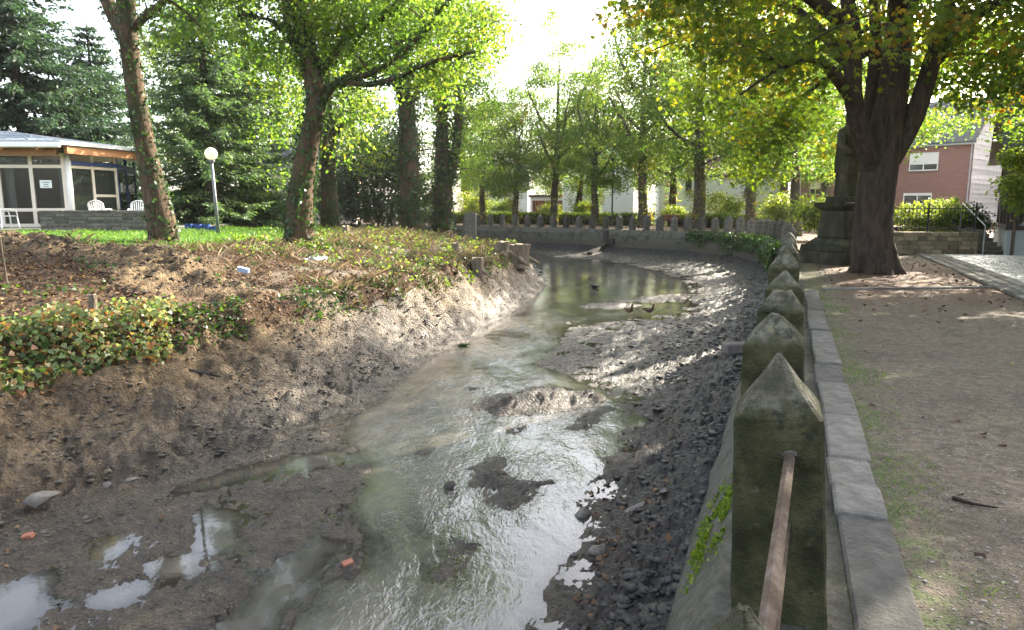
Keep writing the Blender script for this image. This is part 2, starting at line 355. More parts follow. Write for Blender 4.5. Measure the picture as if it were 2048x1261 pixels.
def mat_path():
    t = NT('gravel_path_surface'); P = t.coord('Object'); lit = t.attr('litter'); gr = t.attr('grass')
    n1 = t.noise(P, .8, 5, .6); n2 = t.noise(P, 12, 7, .7); cell = t.vor(P, 62, 'Color'); d = t.vor(P, 62)
    base = t.ramp(n2, [(.3, (.058, .042, .028)), (.52, (.135, .103, .072)), (.7, (.23, .182, .132))])
    st = t.ramp(t.n('SeparateColor', Color=cell).outputs[0], [(0, (.075, .063, .052)), (.5, (.17, .147, .125)), (.85, (.25, .225, .20)), (1, (.33, .305, .28))])
    pm = t.math('MULTIPLY', t.val(d, .42, .30), t.val(n1, .36, .56))
    base = t.mix(t.val(t.noise(P, 1.7, 6, .75), .48, .64), base, t.mix(.6, base, (.055, .043, .032))); c = t.mix(pm, base, st)
    c = t.mix(t.math('MULTIPLY', gr, t.val(t.noise(P, 9, 6, .75), .45, .58), True), c, t.ramp(n2, [(.3, (.045, .10, .018)), (.7, (.12, .17, .04))]))
    litc = t.ramp(t.noise(P, 16, 6, .8), [(.32, (.035, .02, .012)), (.52, (.12, .062, .035)), (.7, (.20, .10, .05))])
    c = t.mix(t.math('MULTIPLY', lit, t.val(t.noise(P, 3.5, 6, .7), .34, .5), True), c, litc)
    h = t.math('ADD', t.math('MULTIPLY', t.val(d, .5, .1), pm), t.math('MULTIPLY', n2, .6))
    return t.done(t.bsdf(color=c, rough=.88, spec=.3, normal=t.bump(h, 1.0, .045)))
M = {}
M['mud'] = mat_mud(); M['path'] = mat_path()

# ------------------------------------------------------------------ terrain sheet (fine near, coarse far), split along the wall
ucol = np.concatenate([np.linspace(-2.6, -1.02, 26, endpoint=False), np.linspace(-1.02, .42, 470, endpoint=False), np.linspace(.42, 2.6, 70)])
yr = [-4.0, -2.5, -1.2, -.2]; y = .5
while y < 66: yr.append(y); y += .0068 * (y + 2.2)
while y < 420: yr.append(y); y += .06 * y
yr = np.array(yr); UU, YY = np.meshgrid(ucol, yr); XX = UU * (np.maximum(YY, 0) + 3.2)
ny, nx = XX.shape; X = XX.ravel(); Y = YY.ravel()
Z, A = terrain(X, Y); VT = np.stack([X, Y, Z], -1); TA = A; TQ = None
idx = np.arange(ny * nx).reshape(ny, nx)
Q = np.stack([idx[:-1, :-1], idx[:-1, 1:], idx[1:, 1:], idx[1:, :-1]], -1).reshape(-1, 4)
offc = A['off'][Q].mean(1); outer = offc > .12
lawn = sstep(A['wd'] + 2.6, A['wd'] + 4.2, A['b'] + fbm(X * .7, Y * .7, 3, 41) * .9) * (A['b'] > 0) * (1 - sstep(.12, .35, A['mound']))
ln1 = sstep(-6.0, -8.5, X + fbm(X * .5, Y * .5, 2, 40) * 1.2) * sstep(16.6, 18.0, Y + fbm(X * .7, Y * .7, 3, 43) * .7)          # lawn belongs to the left; brush to the right of it
patch = (A['b'] > A['wd'] * .9) * sstep(.25, .6, fbm(X * 1.1, Y * 1.1, 4, 44, .6)) * sstep(15, 19, Y)
tri_x = sstep(20.5, 18.2, Y) * sstep(-12.5, -14, X)                    # trodden earth by the terrace
grass = np.clip(lawn * ln1 * (1 - .9 * tri_x) + patch * .8, 0, 1)
litter = (A['b'] > A['wd'] + .05) * (1 - grass) * (1 - sstep(.25, .6, A['mound'])) * sstep(-.45, .1, fbm(X * .6, Y * .6, 3, 46) + .25)
wet = sat(1 - sstep(.5, 2.1, A['b']) * sstep(17, 12, Y) - .55 * sstep(.25, .9, A['b']) * sstep(14, 18, Y)) * np.where(A['mound'] > .3, 0, 1)
wet = np.maximum(wet, (A['b'] < .2) * 1.0) * (1 - .6 * sstep(-1.2, -3.2, X) * sstep(9.5, 7.0, Y) * sstep(-.1, .7, A['b']))
dark = A['rightside'] * sat(A['land'] / .3) * (A['b'] < .2) * (.45 + .55 * A['rr'])
dark = np.maximum(dark, .35 * (A['isl'] > .01))
pl = sstep(9.5, 14, Y) * sstep(.62, 1.4, A['off']) * sstep(24, 17, Y); pl = np.maximum(pl, sstep(24, 30, Y) * .75)
pg = sstep(.95, .6, A['off']) * .6 + sstep(.25, .7, fbm(X * .6, Y * .6, 3, 50)) * .12
def sub(name, m, mat, at_):
    q = Q[m]; u, inv = np.unique(q, return_inverse=True)
    return obj(name, np.stack([X, Y, Z], -1)[u], inv.reshape(-1, 4), mat, smooth=True, pattrs={k: v[u] for k, v in at_.items()})
K(sub('moat_bed', ~outer, M['mud'], dict(wet=wet, dark=dark, grass=grass, litter=litter)), 'structure')
K(sub('gravel_path', outer, M['path'], dict(litter=pl, grass=pg)), 'structure')
g = MB(); g.add([(-1500, -1500, -2.6), (1500, -1500, -2.6), (1500, 1500, -2.6), (-1500, 1500, -2.6)], [(0, 1, 2, 3)])
K(g.build('ground', mat_rough('earth', [(.3, (.06, .07, .03)), (.7, (.14, .13, .07))], .2)), 'structure')

# ------------------------------------------------------------------ water
def mat_water():
    t = NT('murky_water'); P = t.coord('Object'); rip = t.attr('ripple')
    flow = t.mapping(P, (1.5, .75, 1), (0, 0, R(-14)))
    big = t.noise(t.mapping(P, (1, .45, 1), (0, 0, R(-14))), 2.6, 2, .5, 1.2); mid = t.noise(flow, 7.0, 2, .5, 1.4); fin = t.noise(flow, 19, 2, .5, .8)
    h = t.math('ADD', t.math('MULTIPLY', big, 1.0), t.math('ADD', t.math('MULTIPLY', mid, .6), t.math('MULTIPLY', fin, .24)))
    b1 = t.bump(t.math('MULTIPLY', h, rip), 1.0, .036); calm = t.bump(t.noise(P, 3.0, 3), .06, .02, b1)
    c = t.ramp(t.noise(P, .7, 5, .6, .6), [(.35, (.045, .042, .036)), (.6, (.08, .073, .06)), (.75, (.13, .112, .084))])
    deep = t.bsdf(color=c, rough=.04, ior=1.42, spec=.6, normal=calm); fr = t.n('Fresnel', IOR=1.5, Normal=calm)
    thin = t.n('MixShader', Fac=fr.outputs[0], i1=t.n('BsdfTransparent', Color=(.72, .68, .58)).outputs[0], i2=t.n('BsdfGlossy', Roughness=.045, Normal=calm).outputs[0])
    return t.done(t.n('MixShader', Fac=t.val(t.attr('depth'), .0, .07, .25, 1.0), i1=thin.outputs[0], i2=deep.outputs[0]))
M['water'] = mat_water()
wm = (Z[Q].min(1) < WZ + .05) & (A['off'][Q].max(1) < .1); wq_, winv = np.unique(Q[wm], return_inverse=True); wq = winv.reshape(-1, 4); WX, WY = X[wq_], Y[wq_]
main = ring_sd(WX.ravel(), WY.ravel(), WATERS[0])
rp = sat(main / .9 + .25) * (main > -.25) * (1 - .80 * sstep(17, 23, WY.ravel())) * (.22 + .78 * sat(1.3 * fbm(WX.ravel() * .9, WY.ravel() * .4, 3, 60) + .55))
rp = np.maximum(rp, .06 * (main > -.1)) + .012
K(obj('water', np.stack([WX, WY, np.full(WX.size, WZ)], -1), wq, M['water'], smooth=True, pattrs=dict(ripple=rp, depth=WZ - Z[wq_])), 'structure')

# ------------------------------------------------------------------ moat wall with its sloped capping
def mat_wallstone():
    t = NT('weathered_wall_render'); P = t.coord('Object'); n = t.noise(P, 2.2, 7, .7); n2 = t.noise(P, 18, 6, .75); z = t.n('SeparateXYZ', Vector=P).outputs[2]
    c = t.ramp(n2, [(.3, (.06, .057, .042)), (.55, (.12, .112, .088)), (.75, (.19, .178, .145))])
    c = t.mix(t.val(n, .49, .64), c, (.035, .042, .016)); c = t.mix(t.val(t.noise(P, 1.3, 5, .7), .56, .66), c, (.05, .045, .035))
    damp = t.math('MULTIPLY', t.val(t.math('ADD', z, t.math('MULTIPLY', n, .3)), -.55, -.75), .8); c = t.mix(damp, c, (.075, .064, .045))
    return t.done(t.bsdf(color=c, rough=.82, spec=.35, normal=t.bump(t.math('ADD', n2, t.noise(P, 70, 4, .7)), 1.0, .035)))
M['wall'] = mat_wallstone()
prof_far = [(.345, -.03), (.34, -.004), (-.17, .0), (-.20, -.03), (-.37, -.30), (-.41, -.36), (-.40, -.42), (-.49, -.8), (-.65, -1.7)]
SS = np.arange(.5, WALL_S[-1] - .3, .3); V = []
for s_ in SS:
    p, d, n = wall_frame(s_); k = .012 * math.sin(s_ * 5.1) + .01 * math.sin(s_ * 13.7)
    for j, (o_, z_) in enumerate(prof_far):
        V.append((p[0] + n[0] * (o_ + (k if j > 2 else 0)), p[1] + n[1] * (o_ + (k if j > 2 else 0)), z_ + (k * .6 if 2 < j < 7 else 0)))
npf = len(prof_far); j0 = np.arange(len(SS) - 1)[:, None] * npf; i0 = np.arange(npf - 1)[None]
wf = np.stack([j0 + i0, j0 + i0 + 1, j0 + npf + i0 + 1, j0 + npf + i0], -1).reshape(-1, 4)
mw = T(obj('moat_wall', V, wf, M['wall']), 'long curving weathered moat wall with sloped mossy capping', 'wall')
# kerb of paving slabs beside the wall
kerb = empty('kerb'); K(kerb, 'structure', 'grey stone kerb slabs between bollards and gravel')
M['slab'] = mat_rough('grey_slab', [(.3, (.085, .08, .068)), (.55, (.16, .148, .13)), (.75, (.235, .215, .19))], 9, .85, 1.0, 38, .03)
s0 = wall_s_at_y(-1.2); s1 = wall_s_at_y(13.2); s_ = s0; k = 0
lens = [1.15, .95, 1.05, .9, 1.1, .42, .48, 1.0, 1.05, .85, 1.15, .95, 1.0, .9, 1.1, .7, .95, 1.05]
while s_ < s1:
    L_ = lens[k % len(lens)]; p, d, n = wall_frame(s_ + L_ / 2); hz = .012 + .012 * math.sin(k * 2.7); wv = .012 * math.sin(k * 1.9)
    m_ = MB(); m_.box(-L_ / 2 + .007, L_ / 2 - .007, -.125, .125, -.14, hz)
    o = m_.build('kerb_slab', M['slab'], kerb, bevel=.014, loc=(p[0] + n[0] * (.46 + wv), p[1] + n[1] * (.46 + wv), .012), rz=math.atan2(d[1], d[0]) + R(.5 * math.sin(k * 3.3)))
    s_ += L_; k += 1

# ------------------------------------------------------------------ bollards
def mat_bollard():
    t = NT('lichened_sandstone'); P = t.coord('Object'); g = t.n('SeparateXYZ', Vector=P).outputs[2]
    oi = t.n('ObjectInfo').outputs['Random']; Q_ = t.n('VectorMath', _operation='ADD', i0=P, i1=t.n('CombineXYZ', X=t.math('MULTIPLY', oi, 37.0), Y=t.math('MULTIPLY', oi, 11.0)).outputs[0]).outputs[0]
    n = t.noise(Q_, 5, 7, .7); n2 = t.noise(Q_, 40, 5, .7); n3 = t.noise(Q_, 9, 6, .7)
    c = t.ramp(n, [(.34, (.017, .017, .006)), (.5, (.040, .040, .015)), (.66, (.08, .075, .036))])
    top = t.ramp(n3, [(.3, (.035, .036, .016)), (.46, (.075, .07, .044)), (.6, (.16, .15, .115)), (.7, (.19, .165, .035))])
    c = t.mix(t.val(t.math('ADD', g, t.math('MULTIPLY', n3, .1)), .86, .93), c, top)
    c = t.mix(t.math('MULTIPLY', t.val(n3, .63, .70), .35), c, (.20, .19, .15))
    c = t.mix(t.math('MULTIPLY', t.val(t.noise(Q_, 4, 6, .75), .57, .63), .85), c, (.022, .022, .014))
    wv = t.n('TexWave', _bands_direction='Z', Vector=Q_, Scale=34.0, Distortion=1.6, Detail=2.0).outputs[1]
    h = t.math('ADD', t.math('MULTIPLY', wv, .06), t.math('ADD', n2, n3))
    return t.done(t.bsdf(color=c, rough=.88, spec=.25, normal=t.bump(h, 1.0, .03)))
M['bollard'] = mat_bollard()
def bollard_mesh(seed, kind, H=1.03, mat='bollard'):
    r = np.random.default_rng(seed); hb = .176; ht = .160; zs = .80 * H / 1.03
    secs = [(-.35, hb), (0, hb), (.12, hb * .995), (.3, hb * .985), (.5, (hb + ht) / 2), (.68, ht * 1.01), (zs - .012, ht), (zs + .006, ht * .985)]
    top = {'sharp': [(zs + (H - zs) * .5, ht * .51), (H - .025, ht * .14), (H, ht * .04)],
           'round': [(zs + .03, ht * .93), (zs + .10, ht * .62), (zs + .165, ht * .28), (zs + .19, ht * .12)],
           'flat': [(zs + .1, ht * .66), (zs + .155, ht * .42), (zs + .165, ht * .36)],
           'stub': [(zs - .02, ht * .9), (zs + .02, ht * .7)]}[kind]
    secs += top; N = 5; V = []; Fc = []
    for z, h in secs:                                     # square rings with chamfered corners
        ring = []
        cc = min(.014, h * .3)
        for (ax, ay) in ((-1, -1), (1, -1), (1, 1), (-1, 1)):
            tx, ty = (1, 0) if (ax, ay) in ((-1, -1),) else ((0, 1) if (ax, ay) == (1, -1) else ((-1, 0) if (ax, ay) == (1, 1) else (0, -1)))
            a = np.array([ax * h, ay * h]); prev = np.array([-ty, tx]) if False else None
            c1 = a + cc * np.array([0 if tx else -ax * 0, 0]) 
            # corner: two points, one along each side
            if (ax, ay) == (-1, -1): q = [(-h, -h + cc), (-h + cc, -h)]
            elif (ax, ay) == (1, -1): q = [(h - cc, -h), (h, -h + cc)]
            elif (ax, ay) == (1, 1): q = [(h, h - cc), (h - cc, h)]
            else: q = [(-h + cc, h), (-h, h - cc)]
            ring += q
        full = []
        for i in range(8):
            a = np.array(ring[i]); b_ = np.array(ring[(i + 1) % 8]); full.append(a)
            if i % 2 == 1: full += [a + (b_ - a) * f for f in (.25, .5, .75)]
        for q in full:
            jx = r.normal(0, .0022, 3) * (1 if z > -.1 else 0)
            V.append((q[0] + jx[0], q[1] + jx[1], z + jx[2] * (2 if kind != 'sharp' and z > zs else .6)))
    m_ = len(V) // len(secs)
    for j in range(len(secs) - 1):
        for i in range(m_): Fc.append([j * m_ + i, j * m_ + (i + 1) % m_, (j + 1) * m_ + (i + 1) % m_, (j + 1) * m_ + i])
    Fc.append([(len(secs) - 1) * m_ + i for i in range(m_)])
    return build_mesh('stone_bollard', np.array(V), Fc, M[mat])
BM = [bollard_mesh(1, 'sharp'), bollard_mesh(2, 'round', 1.02), bollard_mesh(3, 'flat', 1.02), bollard_mesh(4, 'sharp', .99), bollard_mesh(5, 'sharp', 1.06), bollard_mesh(6, 'round', 1.0), bollard_mesh(8, 'sharp', 1.02)]
M['bollard_pale'] = mat_rough('pale_weathered_sandstone', [(.3, (.042, .040, .029)), (.5, (.08, .075, .06)), (.7, (.14, .13, .11))], 5, .9, .6, 40, .02)
BP = [bollard_mesh(11, 'sharp', 1.0, 'bollard_pale'), bollard_mesh(12, 'sharp', 1.04, 'bollard_pale'), bollard_mesh(13, 'round', 1.0, 'bollard_pale'), bollard_mesh(14, 'sharp', .97, 'bollard_pale')]
near_y = [.93, 2.70, 4.10, 5.60, 7.35, 8.75, 10.4, 12.0, 13.6, 15.2, 16.7]
BS = [wall_s_at_y(v) for v in near_y]
while BS[-1] < WALL_S[-1] - 6: BS.append(BS[-1] + (1.45 if BS[-1] < wall_s_at_y(26) else 1.22))
kinds = [0, 0, 1, 2, 3, 4, 6, 0, 3, 6]
blab = {0: 'stone bollard top cut off by the bottom edge with rusty rails fixed behind it', 1: 'large dark green pyramid-topped bollard with rusty rail ends in its face',
        2: 'blunt rounded bollard with black stains and pale lichen rim, second big one', 3: 'flat-topped bollard with grey lichen patches, behind the blunt stained one',
        4: 'sharp pyramid bollard just behind the flat-topped lichened one', 5: 'dark pointed bollard peeping out behind the fifth sharp one'}
bol = []
for i, s_ in enumerate(BS):
    p, d, n = wall_frame(s_); r_ = random.random()
    me = BM[kinds[i]] if i < 10 else BP[random.randrange(4)]
    o = link('stone_bollard', me, None, (p[0], p[1], 0), math.atan2(d[1], d[0]) + R(random.uniform(-3, 3)))
    if i > 1: o.rotation_euler[0] = R(random.uniform(-1.8, 1.8)); o.rotation_euler[1] = R(random.uniform(-1.8, 1.8)); o.scale = (random.uniform(.95, 1.06) * (1.1 if i < 9 else 1),) * 2 + (random.uniform(.94, 1.05),)
    if i == 1: o.location = (p[0] + n[0] * .075, p[1] + n[1] * .075, 0); p = np.array([o.location[0], o.location[1]])
    if i == 1: o.rotation_euler[1] = 0; o.rotation_euler = (Matrix.Rotation(R(-3.2), 4, Vector((d[0], d[1], 0))) @ Matrix.Rotation(math.atan2(d[1], d[0]), 4, 'Z')).to_euler()
    q = p[1]
    if i in blab: lb = blab[i]
    elif q < 26 and p[0] < 11: lb = 'stone bollard in the close-packed receding row before the statue'
    elif q < 43: lb = 'pointed stone bollard on the ivy-topped bend of the moat wall'
    elif p[0] > -3: lb = 'small stone bollard in the far row facing across the water'
    else: lb = 'tiny stone bollard seen beyond the left bank brush'
    T(o, lb, 'bollard', None if i in blab else ('bollards of the receding row' if 'receding' in lb else 'bollards on the bend' if 'bend' in lb else 'bollards of the far row' if 'far row' in lb else 'bollards beyond the left bank'))
    bol.append((p, d, n))
M['rust'] = mat_rough('rusty_iron', [(.3, (.035, .024, .017)), (.5, (.068, .048, .035)), (.7, (.12, .094, .076))], 14, .85, .8, 60, .008, .2)
for i in range(len(bol) - 1):
    for j, zz in enumerate((.665, .40) if i < 6 else (.66,)):
        a, b_ = bol[i][0], bol[i + 1][0]; dd = (b_ - a) / np.linalg.norm(b_ - a); a2 = a + dd * .145; b2 = b_ - dd * .145
        if i == 0: a2 = a2 + bol[0][2] * .01; b2 = b2 + bol[0][2] * .01
        m_ = MB(); h_ = .031 if i < 3 else .026; A_, B_ = Vector((*a2, zz)), Vector((*b2, zz))
        m_.bar(A_, B_, h_, h_, up=(dd[1] * .7, -dd[0] * .7, .72))
        o = m_.build('iron_rail', M['rust'], None, bevel=.004)
        if i == 0: T(o, ('upper' if j == 0 else 'lower') + ' rusty iron bar running into the big dark green bollard', 'rail')
        elif i < 6: T(o, 'rusty iron bar between the leaning bollards of the near row', 'rail', 'rails of the near row')
        else: T(o, 'thin iron rail between bollards along the moat wall', 'rail', 'rails along the moat wall')
M['mortar'] = mat_rough('mortar', [(.3, (.11, .105, .075)), (.7, (.2, .19, .15))], 12, .9, .5, 60, .01)

# ================================================================== VEGETATION
def rand_unit(n, r, flat=0.0):
    v = r.normal(size=(n, 3)); v[:, 2] *= (1 - flat); return v / (np.linalg.norm(v, axis=1)[:, None] + 1e-9)
def leaf_quads(P, axis, nrm, L, W, fold=.25):
    """one bent rhombus per leaf: returns verts, quads"""
    axis = axis / (np.linalg.norm(axis, axis=1)[:, None] + 1e-9); side = np.cross(axis, nrm); side /= np.linalg.norm(side, axis=1)[:, None] + 1e-9
    up = np.cross(side, axis); L = L[:, None]; W = W[:, None]
    mid = P + axis * L * .45
    V = np.stack([P, mid + side * W * .5 + up * W * fold, P + axis * L - up * L * .1, mid - side * W * .5 + up * W * fold], 1)
    n = len(P); return V.reshape(-1, 3), np.arange(n * 4).reshape(n, 4)
def palmate(P, axis, nrm, L):
    """five leaflets per leaf"""
    axis = axis / (np.linalg.norm(axis, axis=1)[:, None] + 1e-9); side = np.cross(axis, nrm); side /= np.linalg.norm(side, axis=1)[:, None] + 1e-9
    up = np.cross(side, axis); Vs = []
    for a, k in ((-78, .72), (-40, .93), (0, 1.0), (40, .93), (78, .72)):
        ca, sa = math.cos(R(a)), math.sin(R(a)); d = axis * ca + side * sa - up * .28
        v, _ = leaf_quads(P, d, up, L * k, L * k * .36, .12); Vs.append(v.reshape(len(P), 4, 3))
    V = np.stack(Vs, 1).reshape(-1, 3); return V, np.arange(len(V)).reshape(-1, 4)

class Skeleton:
    def __init__(s): s.paths = []; s.P = np.zeros((0, 3)); s.Rr = np.zeros(0)
    def add(s, pts, rad):
        pts = np.array(pts, float); rad = np.array(rad, float); s.paths.append((pts, rad))
        s.P = np.vstack([s.P, pts]); s.Rr = np.concatenate([s.Rr, rad])
    def reach(s, target, r, rmax, rmin=.008, nseg=7, wob=.1, zbias=.6):
        d = s.P - target; q = (d ** 2).sum(1) + zbias * np.maximum(d[:, 2] + .3, 0) ** 2 * 2
        k = int(np.argmin(q)); a = s.P[k]; L = math.sqrt(((a - target) ** 2).sum()); t = np.linspace(0, 1, nseg)[:, None]
        c = a * .55 + target * .45 + np.array([0, 0, .18 * L]) + r.normal(0, wob * L, 3)
        pts = (1 - t) ** 2 * a + 2 * t * (1 - t) * c + t * t * target
        r0 = min(rmax, s.Rr[k] * .75); s.add(pts, np.linspace(r0, rmin, nseg))
    def mesh(s, name, mat, sides=8, minr=0.0):
        Vs, Fs, b = [], [], 0
        for pts, rad in s.paths:
            n = sides if rad[0] > .12 else (6 if rad[0] > .05 else 4)
            V, Fc = tube_arrays(pts, rad, n); Vs.append(V); Fs.append(Fc + b); b += len(V)
        return build_mesh(name, np.vstack(Vs), np.vstack(Fs), mat, smooth=True)
def sample_blobs(blobs, n, r, shell=.45):
    vol = np.array([b_[1][0] * b_[1][1] * b_[1][2] for b_ in blobs]) ** .85; k = r.choice(len(blobs), n, p=vol / vol.sum()); out = []
    C = np.array([b_[0] for b_ in blobs])[k]; Rd = np.array([b_[1] for b_ in blobs])[k]
    u = rand_unit(n, r) * (r.random(n) ** shell)[:, None]; return C + u * Rd
def foliage(cent, per, r, size, spread, kind='simple', base_t=.5, vt=.18, droop=.5, asp=.75, ctint=None):
    n = len(cent) * per; ci = np.repeat(np.arange(len(cent)), per)
    P = cent[ci] + r.normal(size=(n, 3)) * np.array([spread, spread, spread * .55])
    ax = rand_unit(n, r, .3); ax[:, 2] -= droop; nr = rand_unit(n, r) * .75 + np.array([0, 0, 1.0]); L = size * r.uniform(.7, 1.25, n)
    ct = r.normal(base_t, vt, len(cent)) if ctint is None else ctint
    tn = np.clip(ct[ci] + r.normal(0, .10, n), 0, 1)
    if kind == 'palm': V, Fc = palmate(P, ax, nr, L); tn = np.repeat(tn, 5)
    else: V, Fc = leaf_quads(P, ax, nr, L, L * asp)
    return V, Fc, tn
def ivy_on(paths, r, n, size=.12, lift=.05, zr=(0, 99), hang=.5):
    """leaves lying on trunk surfaces"""
    Ps, Ns = [], []
    for pts, rad in paths:
        for i in range(len(pts) - 1):
            m = max(1, int(n * np.linalg.norm(pts[i + 1] - pts[i]) * (rad[i] + .08)))
            t = r.random(m)[:, None]; c = pts[i] * (1 - t) + pts[i + 1] * t; a = r.random(m) * 2 * np.pi
            tg = (pts[i + 1] - pts[i]); tg = tg / np.linalg.norm(tg); sv = np.cross(tg, [0.2, 1, .1]); sv /= np.linalg.norm(sv); uv = np.cross(sv, tg)
            N = np.cos(a)[:, None] * sv + np.sin(a)[:, None] * uv; rr = rad[i] * (1 - t) + rad[i + 1] * t
            Ps.append(c + N * (rr + np.abs(r.normal(0, lift, m))[:, None])); Ns.append(N)
    P = np.vstack(Ps); N = np.vstack(Ns); k = (P[:, 2] > zr[0]) & (P[:, 2] < zr[1])
    k &= (fbm(P[:, 2] * 1.1, np.arctan2(N[:, 0], N[:, 1]) * 1.2 + P[:, 0], 3, 70) > -.22 - .3 * sat((P[:, 2] - 3) / 4)); P, N = P[k], N[k]; m = len(P)
    ax = rand_unit(m, r); ax[:, 2] -= hang; ax -= N * (ax * N).sum(1)[:, None] * .8
    L = size * r.uniform(.6, 1.3, m); V, Fc = leaf_quads(P, ax, N + r.normal(0, .35, (m, 3)), L, L * .85)
    return V, Fc, np.clip(r.normal(.35, .2, m), 0, 1)

GREEN = [(0, (.026, .056, .014)), (.35, (.052, .105, .020)), (.65, (.088, .135, .026)), (.88, (.16, .165, .026)), (1, (.22, .14, .03))]
M['linden'] = mat_leaf('linden_leaf', GREEN, .56, (2.6, 2.55, 1.0))
M['chestnut'] = mat_leaf('chestnut_leaf', [(0, (.028, .055, .010)), (.38, (.065, .10, .014)), (.62, (.125, .125, .014)), (.82, (.19, .115, .014)), (1, (.15, .055, .015))], .6, (3.0, 2.9, .9))
M['ivy'] = mat_leaf('ivy_leaf', [(0, (.012, .032, .010)), (.45, (.032, .072, .02)), (.8, (.07, .11, .028)), (1, (.15, .12, .035))], .35, (1.6, 1.7, .6), .35)
M['evergreen'] = mat_leaf('dark_evergreen_leaf', [(0, (.010, .024, .009)), (.6, (.032, .062, .02)), (1, (.065, .105, .028))], .28, (1.4, 1.6, .6), .4)
M['shrub'] = mat_leaf('bright_shrub_leaf', [(0, (.04, .08, .014)), (.5, (.10, .15, .025)), (1, (.19, .21, .04))], .5, (2.4, 2.3, .9))
M['spruce'] = mat_leaf('spruce_needles', [(0, (.035, .06, .034)), (.5, (.07, .115, .055)), (1, (.12, .165, .07))], .35, (2.0, 2.2, .9))
M['cypress'] = mat_leaf('cypress_sprays', [(0, (.016, .036, .026)), (.5, (.034, .068, .042)), (1, (.065, .10, .05))], .3, (1.4, 1.6, .8))
M['bark_l'] = mat_bark('linden_bark', (.035, .028, .02), (.12, .095, .07), 1.0, (.05, .055, .025))
M['bark_c'] = mat_bark('chestnut_bark', (.014, .010, .008), (.068, .050, .037), .8)
M['bark_i'] = mat_bark('ivy_covered_bark', (.022, .015, .009), (.12, .08, .048), .9, (.035, .042, .016))
M['bark_s'] = mat_bark('spruce_bark', (.02, .015, .012), (.07, .05, .04))

def make_tree(name, label, base, sk, leaf_sets, bark, group=None, sides=9, rz=0.0, sc=1.0):
    root = empty(name, base, rz); root.scale = (sc,) * 3
    link('trunk', sk.mesh('trunk', bark, sides), root)
    for nm, (V, Fc, tn), mt in leaf_sets: link(nm, build_mesh(nm, V, Fc, mt, tint=tn), root)
    return T(root, label, 'tree', group)

# ------------------------------------------------------------------ the row of lindens on the far path: four growths, then copies
def linden_growth(seed, H, Rc, fork, r0):
    r = np.random.default_rng(seed); sk = Skeleton(); lean = r.normal(0, .02, 2)
    zt = np.linspace(0, H * .8, 12); wobx = np.cumsum(r.normal(0, .05, 12)); woby = np.cumsum(r.normal(0, .05, 12))
    tr = np.stack([lean[0] * zt + wobx, lean[1] * zt + woby, zt], -1); tr[0, :2] = 0; tr[0, 2] = -.3
    rad = r0 * np.interp(zt / (H * .8), [0, .04, .3, .6, 1], [1.25, 1.0, .8, .5, .12]); sk.add(tr, rad)
    for i in range(7):                                    # ascending limbs
        a = i * 2.4 + r.uniform(-.4, .4); z0 = fork + i * .55 + r.uniform(-.2, .2); k = np.interp(z0, zt, np.arange(12)); b0 = np.array([np.interp(z0, zt, tr[:, 0]), np.interp(z0, zt, tr[:, 1]), z0])
        ln = r.uniform(.5, .75) * Rc; rise = r.uniform(2.6, 5.0); t = np.linspace(0, 1, 8)[:, None]
        p = b0 + np.array([math.cos(a), math.sin(a), 0]) * ln * (t ** .75) + np.array([0, 0, rise]) * t ** 1.25 + np.cumsum(r.normal(0, .06, (8, 3)), 0) * (t > 0)
        sk.add(p, np.linspace(r0 * r.uniform(.3, .48), .05, 8))
    blobs = []
    for i in range(15):
        f = (i + .5) / 15; a = i * 2.4; zz = fork - .7 + f * (H - fork + .4); rad_ = Rc * math.sin(math.pi * min(1, .22 + f * .8)) ** .7
        blobs.append((np.array([math.cos(a) * rad_ * .58, math.sin(a) * rad_ * .58, zz]), (rad_ * .52 + .35, rad_ * .52 + .35, .95 + .3 * r.random())))
    blobs.append((np.array([0, 0, H - .8]), (1.1, 1.1, 1.3)))
    T2 = sample_blobs(blobs, 70, r, .3)
    for q in T2[np.argsort(T2[:, 2])]: sk.reach(q, r, .06, .014, 6)
    C = sample_blobs(blobs, 600, r, .42); keep = fbm(C[:, 0] * .55 + C[:, 2] * .4, C[:, 1] * .55 - C[:, 2] * .35, 2, seed) > -.22; C = C[keep]
    for q in C[::6]: sk.reach(q, r, .02, .006, 4)
    ct = np.clip(.5 + .17 * fbm(C[:, 0] * .4 + 3, C[:, 2] * .4, 2, seed + 5) + r.normal(0, .11, len(C)) + .10 * (r.random(len(C)) < .12), 0, 1)
    Lv = foliage(C, 48, r, .165, .38, ctint=ct, droop=.55)
    a = r.random(260) * 6.28; zz = r.uniform(.3, fork + .5, 260); E = np.stack([np.cos(a) * (.35 + r.random(260) * .3), np.sin(a) * (.35 + r.random(260) * .3), zz], -1); E = E[r.random(260) < .35]
    return sk.mesh('trunk', M['bark_l'], 9), build_mesh('crown', *Lv[:2], M['linden'], tint=Lv[2]), build_mesh('trunk_sprouts', *(lambda q: (q[0], q[1], M['linden'], False, q[2]))(foliage(E, 9, r, .14, .16, base_t=.75)))
LIN = [linden_growth(11, 15.0, 4.4, 4.4, .33), linden_growth(12, 17.0, 4.8, 4.8, .36), linden_growth(13, 14.0, 4.1, 4.2, .32), linden_growth(14, 18, 5.2, 5.0, .40)]
def place_linden(g, px, Y, rz, sc, label, group, z=0.0, name='linden_tree', sprouts=True):
    x = (px - 1024) / F_PX * (Y * _c) ; root = empty(name, (x, Y, z), rz); root.scale = (sc[0], sc[0], sc[1])
    for nm, me in zip(('trunk', 'crown', 'trunk_sprouts'), LIN[g]):
        if nm == 'trunk_sprouts' and not sprouts: continue
        o_ = link(nm, me, root)
        if nm == 'trunk_sprouts': o_['kind'] = 'stuff'
    return T(root, label, 'tree', group)
GRP = 'lindens along the far path'
